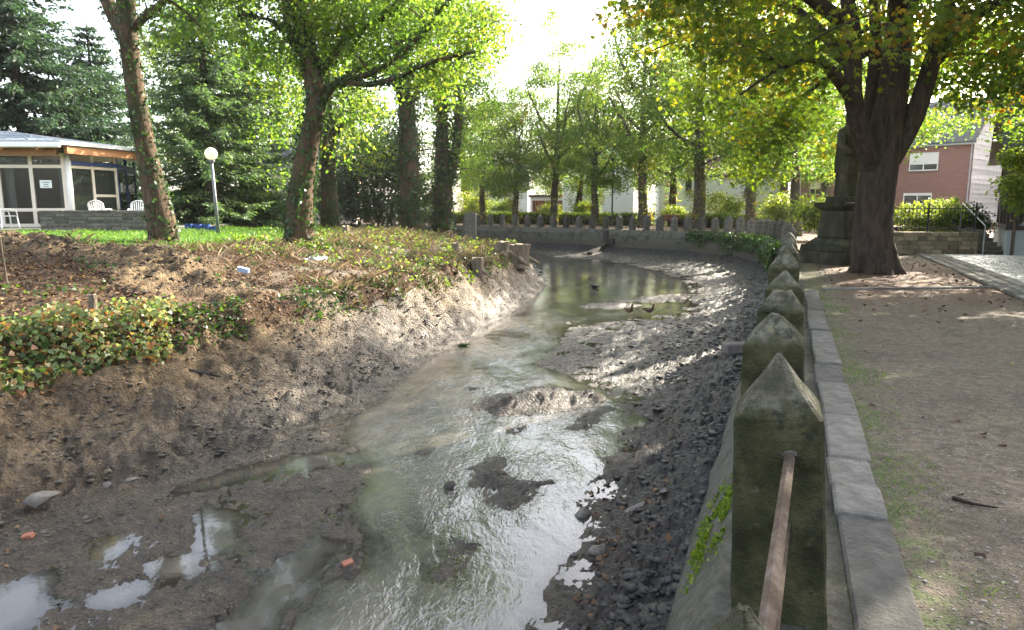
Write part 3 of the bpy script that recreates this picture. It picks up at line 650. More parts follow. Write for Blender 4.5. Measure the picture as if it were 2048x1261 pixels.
place_linden(0, 965, 62, .3, (.92, .72), 'short-trunked linden with glowing yellow leaves at its stem, behind the concrete post', GRP)
place_linden(2, 1030, 60, 2.1, (.9, .82), 'slim linden in front of the white house beside the brown garage', GRP)
place_linden(1, 1108, 59, 4.0, (.95, 1.0), 'tall linden rising alone into the white gap of sky', GRP)
place_linden(2, 1190, 57, 5.2, (1.0, .95), 'linden just before the thin lamp post on the far path', GRP)
place_linden(0, 1287, 52.5, 1.2, (1.15, 1.2), 'ivy-stemmed forked linden beside the red-brown bench', GRP)
place_linden(3, 1393, 49, 3.3, (1.1, 1.1), 'thick bare-trunked linden before the white house with a small window', GRP)
place_linden(1, 1503, 46, .9, (.95, .95), 'linden with slanting trunk behind the bollards of the bend', GRP)
place_linden(2, 1597, 38, 2.7, (.95, 1.0), 'straight-trunked linden just outside the statue', GRP, sprouts=False)
BGG = 'trees behind the left bank'
place_linden(3, 560, 66, 1.0, (1.15, 1.0), 'bright green tree filling the gap behind the beige house', BGG)
place_linden(1, 720, 72, 2.0, (1.2, 1.0), 'sunlit tree behind the dark evergreens', BGG)
place_linden(3, 930, 80, 3.5, (1.15, .95), 'hazy tree behind the short-trunked linden at the water bend', BGG)
place_linden(0, 380, 62, 4.4, (1.2, 1.35), 'tall tree behind the two conifers', BGG)
place_linden(1, 1480, 88, 5.0, (1.3, 1.1), 'background tree over the pink house roofs', BGG)
place_linden(3, 1650, 62, .4, (1.1, 1.05), 'background tree behind the statue head', BGG)
place_linden(3, 1732, 27.5, 1.9, (.8, .72), 'bright linden half hidden behind the chestnut trunk', BGG)
place_linden(0, 1760, 70, 2.4, (1.2, .95), 'background tree behind the brick house', BGG)
place_linden(2, 1250, 92, 2.4, (1.25, .95), 'pale tree far behind the lamp post', BGG)
place_linden(2, 1130, 96, 1.4, (1.2, .8), 'low pale tree far behind the garage', BGG)
place_linden(2, 1150, 66, .7, (1.1, .8), 'low-crowned tree behind the linden before the lamp post', BGG)
place_linden(0, 1345, 62, 3.1, (1.15, .95), 'tree half hiding the bright white house behind the bench', BGG)
place_linden(1, 1560, 54, 5.1, (1.0, .85), 'leafy tree right behind the straight-trunked linden', BGG)
# shade trees of the same square, standing to the right of the view
for (x_, y_, g_, rz_, sc_, lb) in ((15.4, 13.2, 3, 1.1, (1.25, .95), 'tree at the cobbled road whose branches hang in at upper right'), (18.9, 19.6, 1, 3.0, (1.0, .8), 'tree beside the half-timbered house, its leaves at the upper right corner'), (14.3, 17.6, 0, 5.0, (.9, .85), 'tree whose lowest leaves hang over the cobbles at right'), (17.5, 7.5, 1, 3.0, (1.3, .95), 'linden out of view beside the road, shading the gravel'), (11.8, 6.2, 3, 4.4, (1.15, .9), 'linden out of view near the gravel path')):
    root = empty('linden_tree', (x_, y_, 0), rz_); root.scale = (sc_[0], sc_[0], sc_[1])
    for nm, me in zip(('trunk', 'crown'), LIN[g_]): link(nm, me, root)
    T(root, lb, 'tree')

# ------------------------------------------------------------------ the great chestnut
def limb(sk, pxs, r0, r1, n=14):
    P = spline([at(*q) for q in pxs], .35); sk.add(P, np.linspace(r0, r1, len(P))); return P
r = np.random.default_rng(5); sk = Skeleton()
tp = spline([at(1748, 560, 17.0), at(1746, 530, 17.0), at(1744, 490, 17), at(1747, 430, 17), at(1754, 370, 17), at(1763, 310, 17.0), at(1775, 245, 17.0), at(1786, 180, 17), at(1795, 90, 17.1), at(1800, 0, 17.2), at(1806, -120, 17.4), at(1812, -260, 17.6)], .25)
hh = tp[:, 2]; sk.add(tp, np.interp(hh, [-.4, 0, .25, .7, 1.6, 3.0, 4.2, 6.5, 9], [.62, .56, .50, .46, .43, .41, .34, .25, .14]))
for a in (-2.9, -2.2, -1.5, -.7, .1, 1.0, 2.0):                      # root flare
    b0 = np.array([8.8, 17.0, 0]); d = np.array([math.cos(a), math.sin(a), 0]); L = .95 + .35 * random.random()
    sk.add([b0 + d * .2 + [0, 0, .7], b0 + d * .33 + [0, 0, .35], b0 + d * (.36 + .12 * L) + [0, 0, .12], b0 + d * (.42 + .2 * L) + [0, 0, .0], b0 + d * (.45 + .3 * L) + [0, 0, -.12]], [.22, .20, .15, .10, .05])
limb(sk, [(1752, 345, 16.9), (1724, 275, 16.7), (1706, 190, 16.5), (1708, 80, 16.3), (1690, -20, 16.1), (1660, -140, 15.8), (1620, -260, 15.5)], .23, .09)
limb(sk, [(1735, 270, 17.2), (1746, 180, 17.6), (1752, 90, 18), (1745, -60, 18.6), (1735, -240, 19)], .2, .07)
limb(sk, [(1722, 225, 16.6), (1697, 190, 16.4), (1668, 150, 16.0), (1652, 130, 15.8)], .15, .1)
limb(sk, [(1652, 130, 15.8), (1610, 120, 15.2), (1540, 150, 14.6), (1480, 190, 14.2)], .07, .02)
limb(sk, [(1780, 320, 17), (1828, 235, 16.8), (1862, 130, 16.6), (1885, 60, 16.4), (1905, -40, 16.2), (1930, -180, 16)], .25, .10)
limb(sk, [(1868, 120, 16.6), (1900, 60, 16.2), (1940, 35, 15.8), (1990, 10, 15.2), (2060, -20, 14.8)], .2, .06)
limb(sk, [(1705, 60, 16.3), (1640, 10, 15.6), (1560, -40, 14.8), (1460, -60, 14.0), (1370, -40, 13.4)], .17, .04)
limb(sk, [(1710, 150, 16.5), (1640, 60, 17.4), (1570, 10, 18.4), (1480, 0, 19.5), (1400, 20, 20.5)], .15, .03)
limb(sk, [(1795, 60, 17.2), (1850, -60, 18.5), (1930, -140, 20)], .2, .06); limb(sk, [(1800, 20, 17), (1790, -80, 15.4), (1800, -220, 13.6)], .2, .06)
limb(sk, [(1740, 100, 17.8), (1660, 150, 20), (1590, 210, 21.5), (1540, 260, 22.5)], .12, .03)
def bl(px, py, Y, rx, ry, rz_): return (np.array(at(px, py, Y)), (rx, ry, rz_))
blobs = [bl(1800, -220, 17, 4.6, 4.6, 2.6), bl(1570, -140, 16, 2.4, 2.8, 1.3), bl(1980, -160, 17, 3.6, 4, 2.4), bl(1460, -20, 15, 2.0, 2.6, 1.0), bl(1350, 20, 15, 1.5, 2.0, .8), bl(1420, 70, 19, 2.2, 2.2, .95), bl(1560, 40, 18.5, 2.6, 2.6, 1.1),
         bl(1560, 190, 21, 2.2, 2.0, 1.3), bl(1500, 240, 21.5, 1.7, 1.7, 1.1), bl(1490, 130, 16, 1.5, 1.8, .8), bl(1590, 130, 15.6, 1.4, 1.6, .8), bl(1650, 60, 14.4, 1.2, 1.5, .7), bl(1760, 70, 14.2, 1.6, 1.6, .75), bl(1900, 100, 18.5, 1.9, 2.0, .9), bl(2010, 130, 17.5, 1.9, 2.0, 1.2), bl(1970, 175, 19.5, 1.6, 1.6, .6), bl(1850, 215, 20, .8, .8, .5),
         bl(2000, 20, 15.0, 2.0, 2.0, 1.0), bl(1530, 310, 22, 1.3, 1.3, .8), bl(1440, 180, 20, 1.4, 1.5, .8), bl(1620, 250, 21.5, 1.2, 1.2, .9), bl(1310, -60, 14, 1.4, 1.6, .8), bl(1850, -380, 17, 5, 5, 2.2)]
T2 = sample_blobs(blobs, 150, r, .3)
for q in T2: sk.reach(q, r, .06, .012, 8, .08, .35)
C = sample_blobs(blobs, 1250, r, .42); keep = fbm(C[:, 0] * .6 + C[:, 2] * .5, C[:, 1] * .6 - C[:, 2] * .4, 2, 77) > -.34; C = C[keep]
for q in C[::3]: sk.reach(q, r, .018, .005, 5, .1, .3)
ct = np.clip(.38 + .22 * fbm(C[:, 0] * .35, C[:, 2] * .5 + C[:, 1] * .2, 2, 90) + r.normal(0, .13, len(C)) + .2 * (r.random(len(C)) < .12), 0, 1)
make_tree('chestnut_tree', 'huge dark-trunked chestnut with yellowing leaves beside the statue', (0, 0, 0), sk, [('crown', foliage(C, 32, r, .125, .36, 'palm', ctint=ct, droop=.75), M['chestnut'])], M['bark_c'], sides=20)

# ------------------------------------------------------------------ ivy-clad trees of the left bank
def ivy_tree(seed, label, trunk, rads, limbs, blobs, ncl, per, size, spread, ivy_n, ivy_z=(0, 99), leafmat='linden', twigs=60, base_t=.5, ivys=.12, lift=.05):
    r = np.random.default_rng(seed); sk = Skeleton(); P = spline([at(*q) for q in trunk], .3); L_ = np.linspace(0, 1, len(P)); sk.add(P, np.interp(L_, np.linspace(0, 1, len(rads)), rads))
    for pts, a, b_ in limbs: limb(sk, pts, a, b_)
    main = list(sk.paths)
    for q in sample_blobs(blobs, twigs, r, .3): sk.reach(q, r, .05, .01, 8, .1, .3)
    C = sample_blobs(blobs, ncl, r, .45); C = C[fbm(C[:, 0] * .6 + C[:, 2] * .5, C[:, 1] * .6 - C[:, 2] * .4, 2, seed) > -.34]
    for q in C[::4]: sk.reach(q, r, .016, .005, 4, .1, .3)
    ct = np.clip(base_t + .16 * fbm(C[:, 0] * .4, C[:, 2] * .4, 2, seed + 3) + r.normal(0, .1, len(C)), 0, 1)
    sets = [('crown', foliage(C, per, r, size, spread, ctint=ct, droop=.5), M[leafmat])]
    if ivy_n: sets.append(('ivy', ivy_on(main, r, ivy_n, ivys, lift, ivy_z), M['ivy']))
    return make_tree('ivy_clad_tree', label, (0, 0, 0), sk, sets, M['bark_i'], 'ivy-clad trees of the left bank', 14)
ivy_tree(21, 'leaning ivy-clad tree with bare brown bark in front of the glazed pavilion', [(336, 515, 20), (330, 490, 20), (322, 440, 20), (306, 370, 20), (290, 290, 20), (275, 210, 20), (265, 140, 20), (256, 60, 20), (250, -40, 20), (255, -200, 20)],
         [.48, .40, .33, .27, .25, .245, .24, .24, .2, .14], [([(262, 90, 20), (235, 45, 20.2), (210, -10, 20.4), (180, -110, 20.8)], .24, .12), ([(262, 60, 20), (330, 0, 19.4), (400, -60, 19)], .12, .04), ([(256, -40, 20), (300, -150, 21), (380, -260, 22)], .16, .04)],
         [bl(360, -60, 19.6, 1.8, 1.8, 1.2), bl(240, -200, 20, 2.6, 2.6, 1.4), bl(440, 60, 19.4, .8, .9, .8), bl(345, 75, 19.2, .6, .7, .7), bl(480, -80, 20, 1.8, 1.8, 1.0), bl(300, 20, 19.6, .7, .7, .6), bl(90, -180, 20, 1.5, 1.5, 1.0)], 260, 44, .105, .32, 420, (.4, 12), 'linden', 30, .42, .10, .05)
ivy_tree(22, 'large ivy-clad tree with peeling tan bark and a branch arching right over the water', [(604, 520, 20.5), (600, 490, 20.5), (598, 430, 20.5), (606, 350, 20.5), (620, 275, 20.5), (632, 215, 20.5), (626, 150, 20.5), (612, 80, 20.6), (596, 0, 20.7), (580, -100, 20.8), (570, -260, 21)],
         [.52, .42, .34, .29, .275, .27, .23, .2, .17, .13, .06], [([(636, 215, 20.5), (658, 185, 20.3), (680, 163, 20), (740, 170, 19.6), (800, 152, 19.2), (870, 122, 18.8), (950, 105, 18.4)], .12, .03), ([(680, 163, 20), (740, 148, 19.8), (800, 110, 19.6), (850, 60, 19.4), (895, 0, 19.2)], .09, .035),
          ([(630, 160, 20.5), (668, 110, 20.8), (700, 60, 21), (720, 0, 21.2), (735, -100, 21.4)], .12, .05), ([(620, 130, 20.5), (585, 80, 20.2), (570, 20, 20), (560, -80, 19.8)], .12, .05), ([(715, 70, 21), (770, 30, 21), (830, -30, 21), (900, -90, 21)], .1, .04), ([(632, 200, 20.4), (700, 152, 21), (790, 90, 21.6), (860, 60, 22)], .1, .03), ([(610, 80, 20.6), (540, 40, 20), (480, 30, 19.6)], .08, .02)],
         [bl(700, -10, 20.6, 2.2, 2.2, 1.3), bl(590, 20, 20.2, 1.5, 1.6, 1.5), bl(830, 10, 20, 1.9, 2.0, 1.0), bl(930, 70, 19, 1.3, 1.4, .75), bl(780, 110, 20.4, 1.4, 1.4, .7), bl(870, 130, 19.6, 1.3, 1.3, .5), bl(650, 110, 20.8, 1.2, 1.2, .9), bl(540, 130, 21, 1.0, 1.0, .9), bl(560, 230, 21.2, .7, .8, .9), bl(700, 230, 21.6, 1.0, 1.0, .6), bl(985, 40, 19.5, .5, .5, .4), bl(590, -200, 20.6, 2.6, 3, 1.4), bl(490, -60, 20, 1.7, 1.7, 1.2), bl(690, 290, 22, .7, .8, .6), bl(575, 330, 21, .35, .35, .8), bl(880, 190, 19.8, .7, .7, .35)],
         760, 48, .115, .34, 650, (.3, 12), 'linden', 110, .5, .11, .07)
ivy_tree(23, 'slender ivy-wrapped trunk beside the benches behind the bank', [(660, 470, 38), (660, 440, 38), (658, 380, 38), (654, 300, 38), (650, 200, 38), (648, 80, 38), (650, -60, 38)], [.5, .42, .4, .36, .3, .2, .06], [([(655, 300, 38), (690, 240, 38), (720, 200, 38)], .15, .05)],
         [bl(660, 120, 38, 3.2, 3, 1.6), bl(700, 230, 38, 2.0, 2, 1.3), bl(600, 240, 38.6, 1.4, 1.4, 1.5), bl(720, 310, 37.5, 1.3, 1.3, 1.0), bl(660, 10, 38, 3, 3, 1.5)], 330, 40, .16, .44, 260, (.2, 7), 'linden', 40, .55, .17, .1)
ivy_tree(24, 'stout straight ivy-wrapped trunk left of the twin-stemmed one', [(822, 470, 40), (822, 440, 40), (820, 380, 40), (818, 320, 40), (815, 250, 40), (812, 190, 40), (806, 130, 40), (800, 40, 40), (790, -80, 40)], [.72, .62, .55, .48, .42, .38, .33, .25, .08], [([(812, 190, 40), (790, 160, 40), (770, 120, 40), (750, 40, 40)], .22, .07), ([(815, 200, 40), (850, 150, 40), (880, 80, 40)], .2, .06)],
         [bl(790, 90, 40, 2.6, 2.6, 1.6), bl(880, 60, 40, 2.2, 2.2, 1.4), bl(860, 200, 40.5, 1.7, 1.7, 1.3), bl(845, 330, 40.6, .8, .8, 1.4), bl(790, 0, 40, 3.4, 3, 1.6), bl(950, 170, 41, 2.0, 2.0, 1.5), bl(940, 290, 42, 1.5, 1.5, 1.2)], 380, 40, .16, .44, 420, (.2, 9), 'linden', 50, .5, .19, .16)
ivy_tree(25, 'twin-stemmed ivy-wrapped tree forming a narrow V beside the water bend', [(886, 475, 43), (884, 450, 43), (885, 400, 43), (884, 340, 43), (884, 270, 43), (885, 180, 43), (890, 60, 43)], [.62, .55, .45, .36, .32, .26, .1], [([(888, 390, 43), (902, 345, 43), (913, 290, 43), (917, 230, 43), (918, 160, 43), (915, 60, 43)], .34, .12)],
         [bl(900, 130, 43, 2.6, 2.6, 1.7), bl(960, 230, 43.5, 1.8, 1.8, 1.3), bl(860, 150, 44, 1.8, 1.8, 1.4), bl(920, 30, 43, 3, 3, 1.6), bl(980, 100, 44, 1.8, 1.8, 1.3), bl(950, 340, 44, 1.1, 1.1, 1.0)], 320, 40, .16, .44, 420, (.2, 9), 'linden', 40, .5, .19, .14)

# ------------------------------------------------------------------ conifers
def conifer(seed, name, label, px, Y, z0, H, Rb, mat, droop, spread, dens=1.0, start=.05, tlen=.62):
    r = np.random.default_rng(seed); x = (px - 1024) / F_PX * Y * _c; sk = Skeleton(); zt = np.linspace(-.3, H, 14)
    sk.add(np.stack([np.zeros(14), np.zeros(14), zt], -1), np.linspace(.34, .02, 14)); Ps, Ax, Ls, Tn = [], [], [], []
    z = H * start
    while z < H * .985:
        f = z / H; Lb = Rb * (1 - f) ** .82 * (.55 + .45 * min(1, f / .12)) + .18; nb = int(6 + 3 * r.random())
        for k in range(nb):
            a = r.uniform(0, 6.28); L = Lb * r.uniform(.72, 1.12); d = np.array([math.cos(a), math.sin(a), 0]); t = np.linspace(0, 1, 7)[:, None]
            pts = np.array([0, 0, z]) + d * L * t + np.array([0, 0, 1.0]) * (-droop * L * (t ** 1.2) + droop * .75 * L * t ** 2.6 + .12 * L * t * (f))
            sk.add(pts, np.linspace(.035 * (1 - f) + .012, .006, 7))
            m = int((10 + 13 * L) * dens); u = r.random(m) ** .75; pos = np.stack([np.interp(u, t[:, 0], pts[:, j]) for j in range(3)], -1)
            sd_ = np.where(r.random(m) < .5, 1, -1)[:, None] * np.array([-d[1], d[0], 0]); tl = tlen * (1 - .55 * u) * min(1, .45 + L / 2.5) * r.uniform(.6, 1.2, m)
            ax = d * r.uniform(.5, 1.1, m)[:, None] + sd_ * r.uniform(.4, 1.1, m)[:, None] + np.array([0, 0, 1.0]) * r.normal(-spread, .22, m)[:, None]
            ax /= np.linalg.norm(ax, axis=1)[:, None]; bt = r.normal(.5, .14)
            for kk in range(3):
                Ps.append(pos + ax * (tl * (.28 * kk))[:, None] + r.normal(0, .03, (m, 3))); A_ = ax + r.normal(0, .32, (m, 3)); Ax.append(A_); Ls.append(tl * .55); Tn.append(np.clip(bt + r.normal(0, .12, m) + .18 * (u - .5), 0, 1))
        z += (.27 + .12 * r.random()) / dens ** .5
    P = np.vstack(Ps); A_ = np.vstack(Ax); L = np.concatenate(Ls); n = len(P)
    V, Fc = leaf_quads(P, A_, rand_unit(n, r) * .8 + np.array([0, 0, 1]), L, L * .3 + .025, .1)
    return make_tree(name, label, (x, Y, z0), sk, [('crown', (V, Fc, np.concatenate(Tn)), mat)], M['bark_s'])
conifer(31, 'cypress_tree', 'tall dark blue-green cypress behind the pavilion roof', 60, 36, .6, 17, 6.4, M['cypress'], .25, .25, 1.05, .06, .8)
conifer(36, 'cypress_tree', 'smaller dark cypress between the pavilion and the leaning ivy tree', 205, 40, .6, 11, 4.4, M['cypress'], .3, .3, .9, .04, .8)
conifer(32, 'spruce_tree', 'big green spruce behind the globe lamp with drooping lower boughs', 425, 31, .6, 12.4, 4.4, M['spruce'], .5, .3, 1.1, .045, .62)
conifer(33, 'spruce_tree', 'second spruce with sunlit right flank next to the beige house', 505, 36, .6, 13, 3.8, M['spruce'], .5, .3, .9, .05, .62)

# ------------------------------------------------------------------ bushes
def bush(seed, name, label, blobs, ncl, per, size, spread, mat, cat='bush', base_t=.5, group=None, vt=.15, stems=True):
    r = np.random.default_rng(seed); C = sample_blobs(blobs, ncl, r, .4); b0 = np.mean([b_[0] for b_ in blobs], 0); zb = min(b_[0][2] - b_[1][2] for b_ in blobs)
    root = empty(name, (b0[0], b0[1], zb)); sk = Skeleton(); off_ = np.array([b0[0], b0[1], zb])
    sk.add([np.array([0, 0, -.1]), np.array([0, 0, .15]), np.array([0.02, 0, .35])], [.05, .045, .03])
    for q in C[::max(1, len(C) // 50)]: sk.reach(q - off_, r, .025, .006, 5)
    link('stems', sk.mesh('stems', M['bark_s'], 6), root)
    V, Fc, tn = foliage(C - off_, per, r, size, spread, base_t=base_t, vt=vt, droop=.3); link('foliage', build_mesh('foliage', V, Fc, mat, tint=tn), root)
    return T(root, label, cat, group)
bush(41, 'evergreen_bush', 'large dark evergreen thicket behind the left bank bollards', [bl(735, 350, 50, 3.2, 2.5, 2.6), bl(700, 400, 50, 2.6, 2, 1.4), bl(790, 310, 51, 2.4, 2, 2.6), bl(760, 420, 49, 2.6, 1.6, 1.1), bl(640, 380, 52, 2.5, 2, 2.2), bl(830, 390, 52, 1.6, 1.6, 1.8)], 700, 26, .24, .42, M['evergreen'])
bush(42, 'evergreen_bush', 'dark shrubbery under the spruces beside the globe lamp', [bl(470, 415, 34, 2.0, 1.2, .7), bl(540, 420, 33, 1.6, 1.2, .6), bl(380, 415, 35, 1.6, 1.2, .7)], 260, 26, .16, .3, M['evergreen'])
for (px, py, Y, a, c, lb, tt) in ((1440, 410, 55, 1.9, 1.0, 'bright yellow-green shrub behind the bend bollards', .7), (1560, 415, 44, 1.1, .9, 'sunlit shrub between the linden trunks at the bend', .65), (1632, 425, 33, 1.0, .75, 'rounded light green shrub left of the statue pedestal', .5), (1345, 428, 60, .9, .6, 'small shrub behind the red-brown bench', .6), (1000, 415, 70, 1.3, 1.2, 'tall light shrub before the white house left of the garage', .5), (945, 405, 66, 1.6, 1.4, 'yellow-green shrub by the water bend path', .7), (870, 405, 58, 1.4, 1.3, 'sunlit yellow shrub behind the twin-stemmed ivy tree', .75), (1100, 425, 68, 1.0, .8, 'shrub beside the brown garage', .6), (1170, 420, 64, 1.0, .9, 'leafy shrub right of the brown garage', .6)):
    bush(int(px), 'shrub', lb, [bl(px, py, Y, a, .9, c), bl(px + a * 9, py + 8, Y, a * .7, .8, c * .7)], 110, 22, .17, .26, M['shrub'], 'shrub', tt, 'shrubs along the far path')
def hedge(name, label, P0, P1, h, d, n, mat=None):
    r = np.random.default_rng(int(abs(P0[0]) * 100)); root = empty(name, (P0[0], P0[1], P0[2] if len(P0) > 2 else 0)); Lx = np.array(P1[:2]) - np.array(P0[:2]); ln = np.linalg.norm(Lx); t = Lx / ln; nn = np.array([-t[1], t[0]])
    u = r.random(n) * ln; v = (r.random(n) - .5) * d; zz = r.random(n) ** .8 * h; edge = r.random(n); v = np.where(edge < .5, np.sign(v) * d / 2, v); zz = np.where(edge > .6, h, zz)
    C = np.stack([t[0] * u + nn[0] * v, t[1] * u + nn[1] * v, zz + fbm(u * 1.2, u * 0, 2, 3) * .08], -1)
    V, Fc, tn = foliage(C, 9, r, .13, .12, base_t=.4); link('foliage', build_mesh('foliage', V, Fc, mat or M['shrub'], tint=tn), root)
    m_ = MB(); m_.hexa([tuple(np.append(t * a + nn * b_ * d * .36, zq)) for zq in (-.05, h * .85) for a, b_ in ((.1, -1), (ln - .1, -1), (ln - .1, 1), (.1, 1))]); m_.build('stems', M['bark_s'], root)
    return T(root, label, 'hedge')
hedge('hedge', 'long low clipped hedge behind the far path under the lindens', (-7, 68), (11.5, 57.5), .95, .9, 1800)
hedge('hedge', 'low hedge left of the far path behind the twin ivy tree', (-22, 72), (-7.6, 68.5), 1.0, .9, 900)
hedge('hedge', 'low green hedge behind the bend of the path', (12.5, 56), (19.5, 46), .9, .9, 900)

# ================================================================== BUILDINGS
M['white'] = mat_plain('white_render', (.78, .78, .76), .8, var=.05); M['frame'] = mat_plain('cream_frame', (.70, .60, .50), .5, var=.06); M['whitepl'] = mat_plain('white_plastic', (.8, .78, .74), .4, var=.05)
M['glass'] = mat_glass('window_glass', (.03, .035, .032)); M['dark'] = mat_plain('dark_interior', (.05, .045, .04), .9); M['wood'] = mat_rough('warm_timber', [(.3, (.22, .09, .035)), (.7, (.36, .17, .07))], 4, .6, .3, 30, .004, .3, (1, 8, 8))
M['zinc'] = mat_plain('zinc_sheet', (.35, .36, .37), .45, .6); M['blue'] = mat_plain('blue_paint', (.02, .06, .24), .45); M['steel'] = mat_plain('grey_steel', (.16, .17, .18), .5, .4)
M['curtain'] = mat_plain('curtain_cloth', (.5, .52, .46), .9); M['darksteel'] = mat_plain('black_iron', (.02, .022, .022), .5, .2)
def mat_roof(name, c0, c1, sc=4.2):
    t = NT(name); P = t.coord('Object'); wv = t.n('TexWave', _bands_direction='Z', _wave_profile='SAW', Vector=P, Scale=sc).outputs[1]; n = t.noise(P, 3, 6, .7)
    c = t.mix(t.val(n, .3, .7), c0, c1); return t.done(t.bsdf(color=c, rough=.7, normal=t.bump(t.math('ADD', wv, t.math('MULTIPLY', n, .3)), .8, .05)))
def mat_brick(name, a, b, m, sc=1.0):
    t = NT(name); P = t.coord('UV') if False else t.coord('Object'); s_ = t.n('SeparateXYZ', Vector=P); v = t.n('CombineXYZ', X=s_.outputs[0], Y=s_.outputs[2]).outputs[0]
    bn = t.n('TexBrick', Vector=v, Color1=a, Color2=b, Mortar=m, Scale=1.0, Mortar__Size=.008, Bias=-.2); bn.inputs['Brick Width'].default_value = .25 * sc; bn.inputs['Row Height'].default_value = .077 * sc
    c = t.mix(t.math('MULTIPLY', t.noise(P, 6, 6, .7), .35), bn.outputs[0], (.05, .03, .025)); return t.done(t.bsdf(color=c, rough=.85, normal=t.bump(bn.outputs[1], -.4, .01)))
M['roofgrey'] = mat_roof('dark_roof_tiles', (.05, .05, .055), (.09, .09, .10)); M['roofred'] = mat_roof('brown_roof_tiles', (.12, .055, .04), (.18, .09, .065))
M['brick'] = mat_brick('red_brickwork', (.30, .095, .07), (.22, .07, .055), (.27, .23, .21)); M['pink'] = mat_brick('pale_red_brickwork', (.34, .15, .12), (.28, .12, .10), (.3, .27, .25))
M['slate'] = mat_rough('grey_slate_siding', [(.3, (.15, .14, .14)), (.7, (.26, .245, .24))], 3, .7, .3, 20, .01); M['stone'] = mat_rough('wall_stone', [(.25, (.12, .095, .065)), (.5, (.20, .163, .115)), (.75, (.29, .24, .175))], 4, .9, .6, 25, .02)
M['darkstone'] = mat_rough('dark_layered_stone', [(.25, (.075, .065, .058)), (.5, (.125, .11, .095)), (.75, (.19, .17, .15))], 5, .9, .6, 30, .015); M['beige'] = mat_plain('beige_render', (.52, .44, .34), .85)
M['timber'] = mat_plain('black_timber', (.035, .025, .022), .7); M['paleblue'] = mat_plain('pale_blue_render', (.36, .40, .46), .8); M['plinth'] = mat_plain('grey_plinth', (.30, .33, .36), .85)
M['paper'] = mat_plain('paper', (.78, .8, .78), .8, var=.03); M['ink'] = mat_plain('ink', (.05, .05, .06), .8)

def window(parent, x, z, wd, h, y=0.0, split=1, shutter=0.0, fm='whitepl', bar=.055):
    """window in local wall coordinates: wall face at y, looking towards -y"""
    m_ = MB(); yf, yb = y - .03, y + .06
    for a, b_, c_, d_ in ((x - wd / 2, x + wd / 2, z, z + bar), (x - wd / 2, x + wd / 2, z + h - bar, z + h), (x - wd / 2, x - wd / 2 + bar, z + bar, z + h - bar), (x + wd / 2 - bar, x + wd / 2, z + bar, z + h - bar)): m_.box(a, b_, yf, yb, c_, d_)
    for k in range(1, split): xx = x - wd / 2 + wd * k / split; m_.box(xx - bar / 2, xx + bar / 2, yf + .004, yb, z + bar, z + h - bar)
    f = m_.build('window', M[fm], parent)
    p = MB(); p.box(x - wd / 2 + bar, x + wd / 2 - bar, y - .008, y + .004, z + bar, z + h - bar); p.build('pane', M['glassd'], f)
    s_ = MB(); s_.box(x - wd / 2 - .06, x + wd / 2 + .06, y - .11, y + .02, z - .06, z - .002); s_.build('sill', M['slab'], f)
    if shutter: q = MB(); q.box(x - wd / 2 + bar + .004, x + wd / 2 - bar - .004, y - .022, y - .009, z + h - bar - h * shutter, z + h - bar - .002); q.build('roller_shutter', M['whitepl'], f)
    return f
M['glassd'] = (lambda t: t.done(t.bsdf(color=(.025, .03, .034), rough=.06, spec=.7, normal=t.bump(t.noise(t.coord(), 2.0, 2), .04, .02))))(NT('dark_reflecting_glass'))
def house(name, label, loc, rz, W, D, eaves, ridge, wallm, roofm, wins=(), along=True, over=.3, door=None, wins_side=()):
    """gabled house; local x along the front, front face at y = 0, ridge along x when along"""
    root = empty(name, loc, rz); m_ = MB()
    if along:
        m_.add([(0, 0, -.3), (W, 0, -.3), (W, D, -.3), (0, D, -.3), (0, 0, eaves), (W, 0, eaves), (W, D, eaves), (0, D, eaves), (0, D / 2, ridge), (W, D / 2, ridge)],
               [(0, 1, 5, 4), (2, 3, 7, 6), (1, 2, 6, 9, 5), (3, 0, 4, 8, 7)])
    else:
        m_.add([(0, 0, -.3), (W, 0, -.3), (W, D, -.3), (0, D, -.3), (0, 0, eaves), (W, 0, eaves), (W, D, eaves), (0, D, eaves), (W / 2, 0, ridge), (W / 2, D, ridge)],
               [(0, 1, 5, 8, 4), (2, 3, 7, 9, 6), (1, 2, 6, 5), (3, 0, 4, 7)])
    m_.build('wall', M[wallm], root); rf = MB(); th = .14
    if along:
        k = (ridge - eaves) / (D / 2)
        for sgn in (0, 1):
            y0, y1 = (-over, D / 2) if sgn == 0 else (D + over, D / 2); z0 = eaves - over * k + .03
            q = [(-over, y0, z0), (W + over, y0, z0), (W + over, y1, ridge + .03), (-over, y1, ridge + .03)]; rf.hexa(q + [(a, b_, c_ + th) for a, b_, c_ in q])
    else:
        k = (ridge - eaves) / (W / 2)
        for sgn in (0, 1):
            x0, x1 = (-over, W / 2) if sgn == 0 else (W + over, W / 2); z0 = eaves - over * k + .03
            q = [(x0, -over, z0), (x1, -over, ridge + .03), (x1, D + over, ridge + .03), (x0, D + over, z0)]; rf.hexa(q + [(a, b_, c_ + th) for a, b_, c_ in q])
    ro = rf.build('roof', M[roofm], root); ch = MB(); ch.box(W * .62, W * .62 + .5, D / 2 - .25, D / 2 + .25, ridge - .5, ridge + .8); ch.build('chimney', M['brick'], ro)
    for wn_ in wins: window(root, *wn_[:4], 0.0, *(wn_[4:] if len(wn_) > 4 else ()))
    if door: d_ = MB(); d_.box(door[0], door[0] + .95, -.04, .02, 0, 2.1); dd = d_.build('door', M['whitepl'], root); hh_ = MB(); hh_.box(door[0] + .08, door[0] + .12, -.08, -.041, .95, 1.1); hh_.build('handle', M['steel'], dd)
    return T(root, label, 'house')
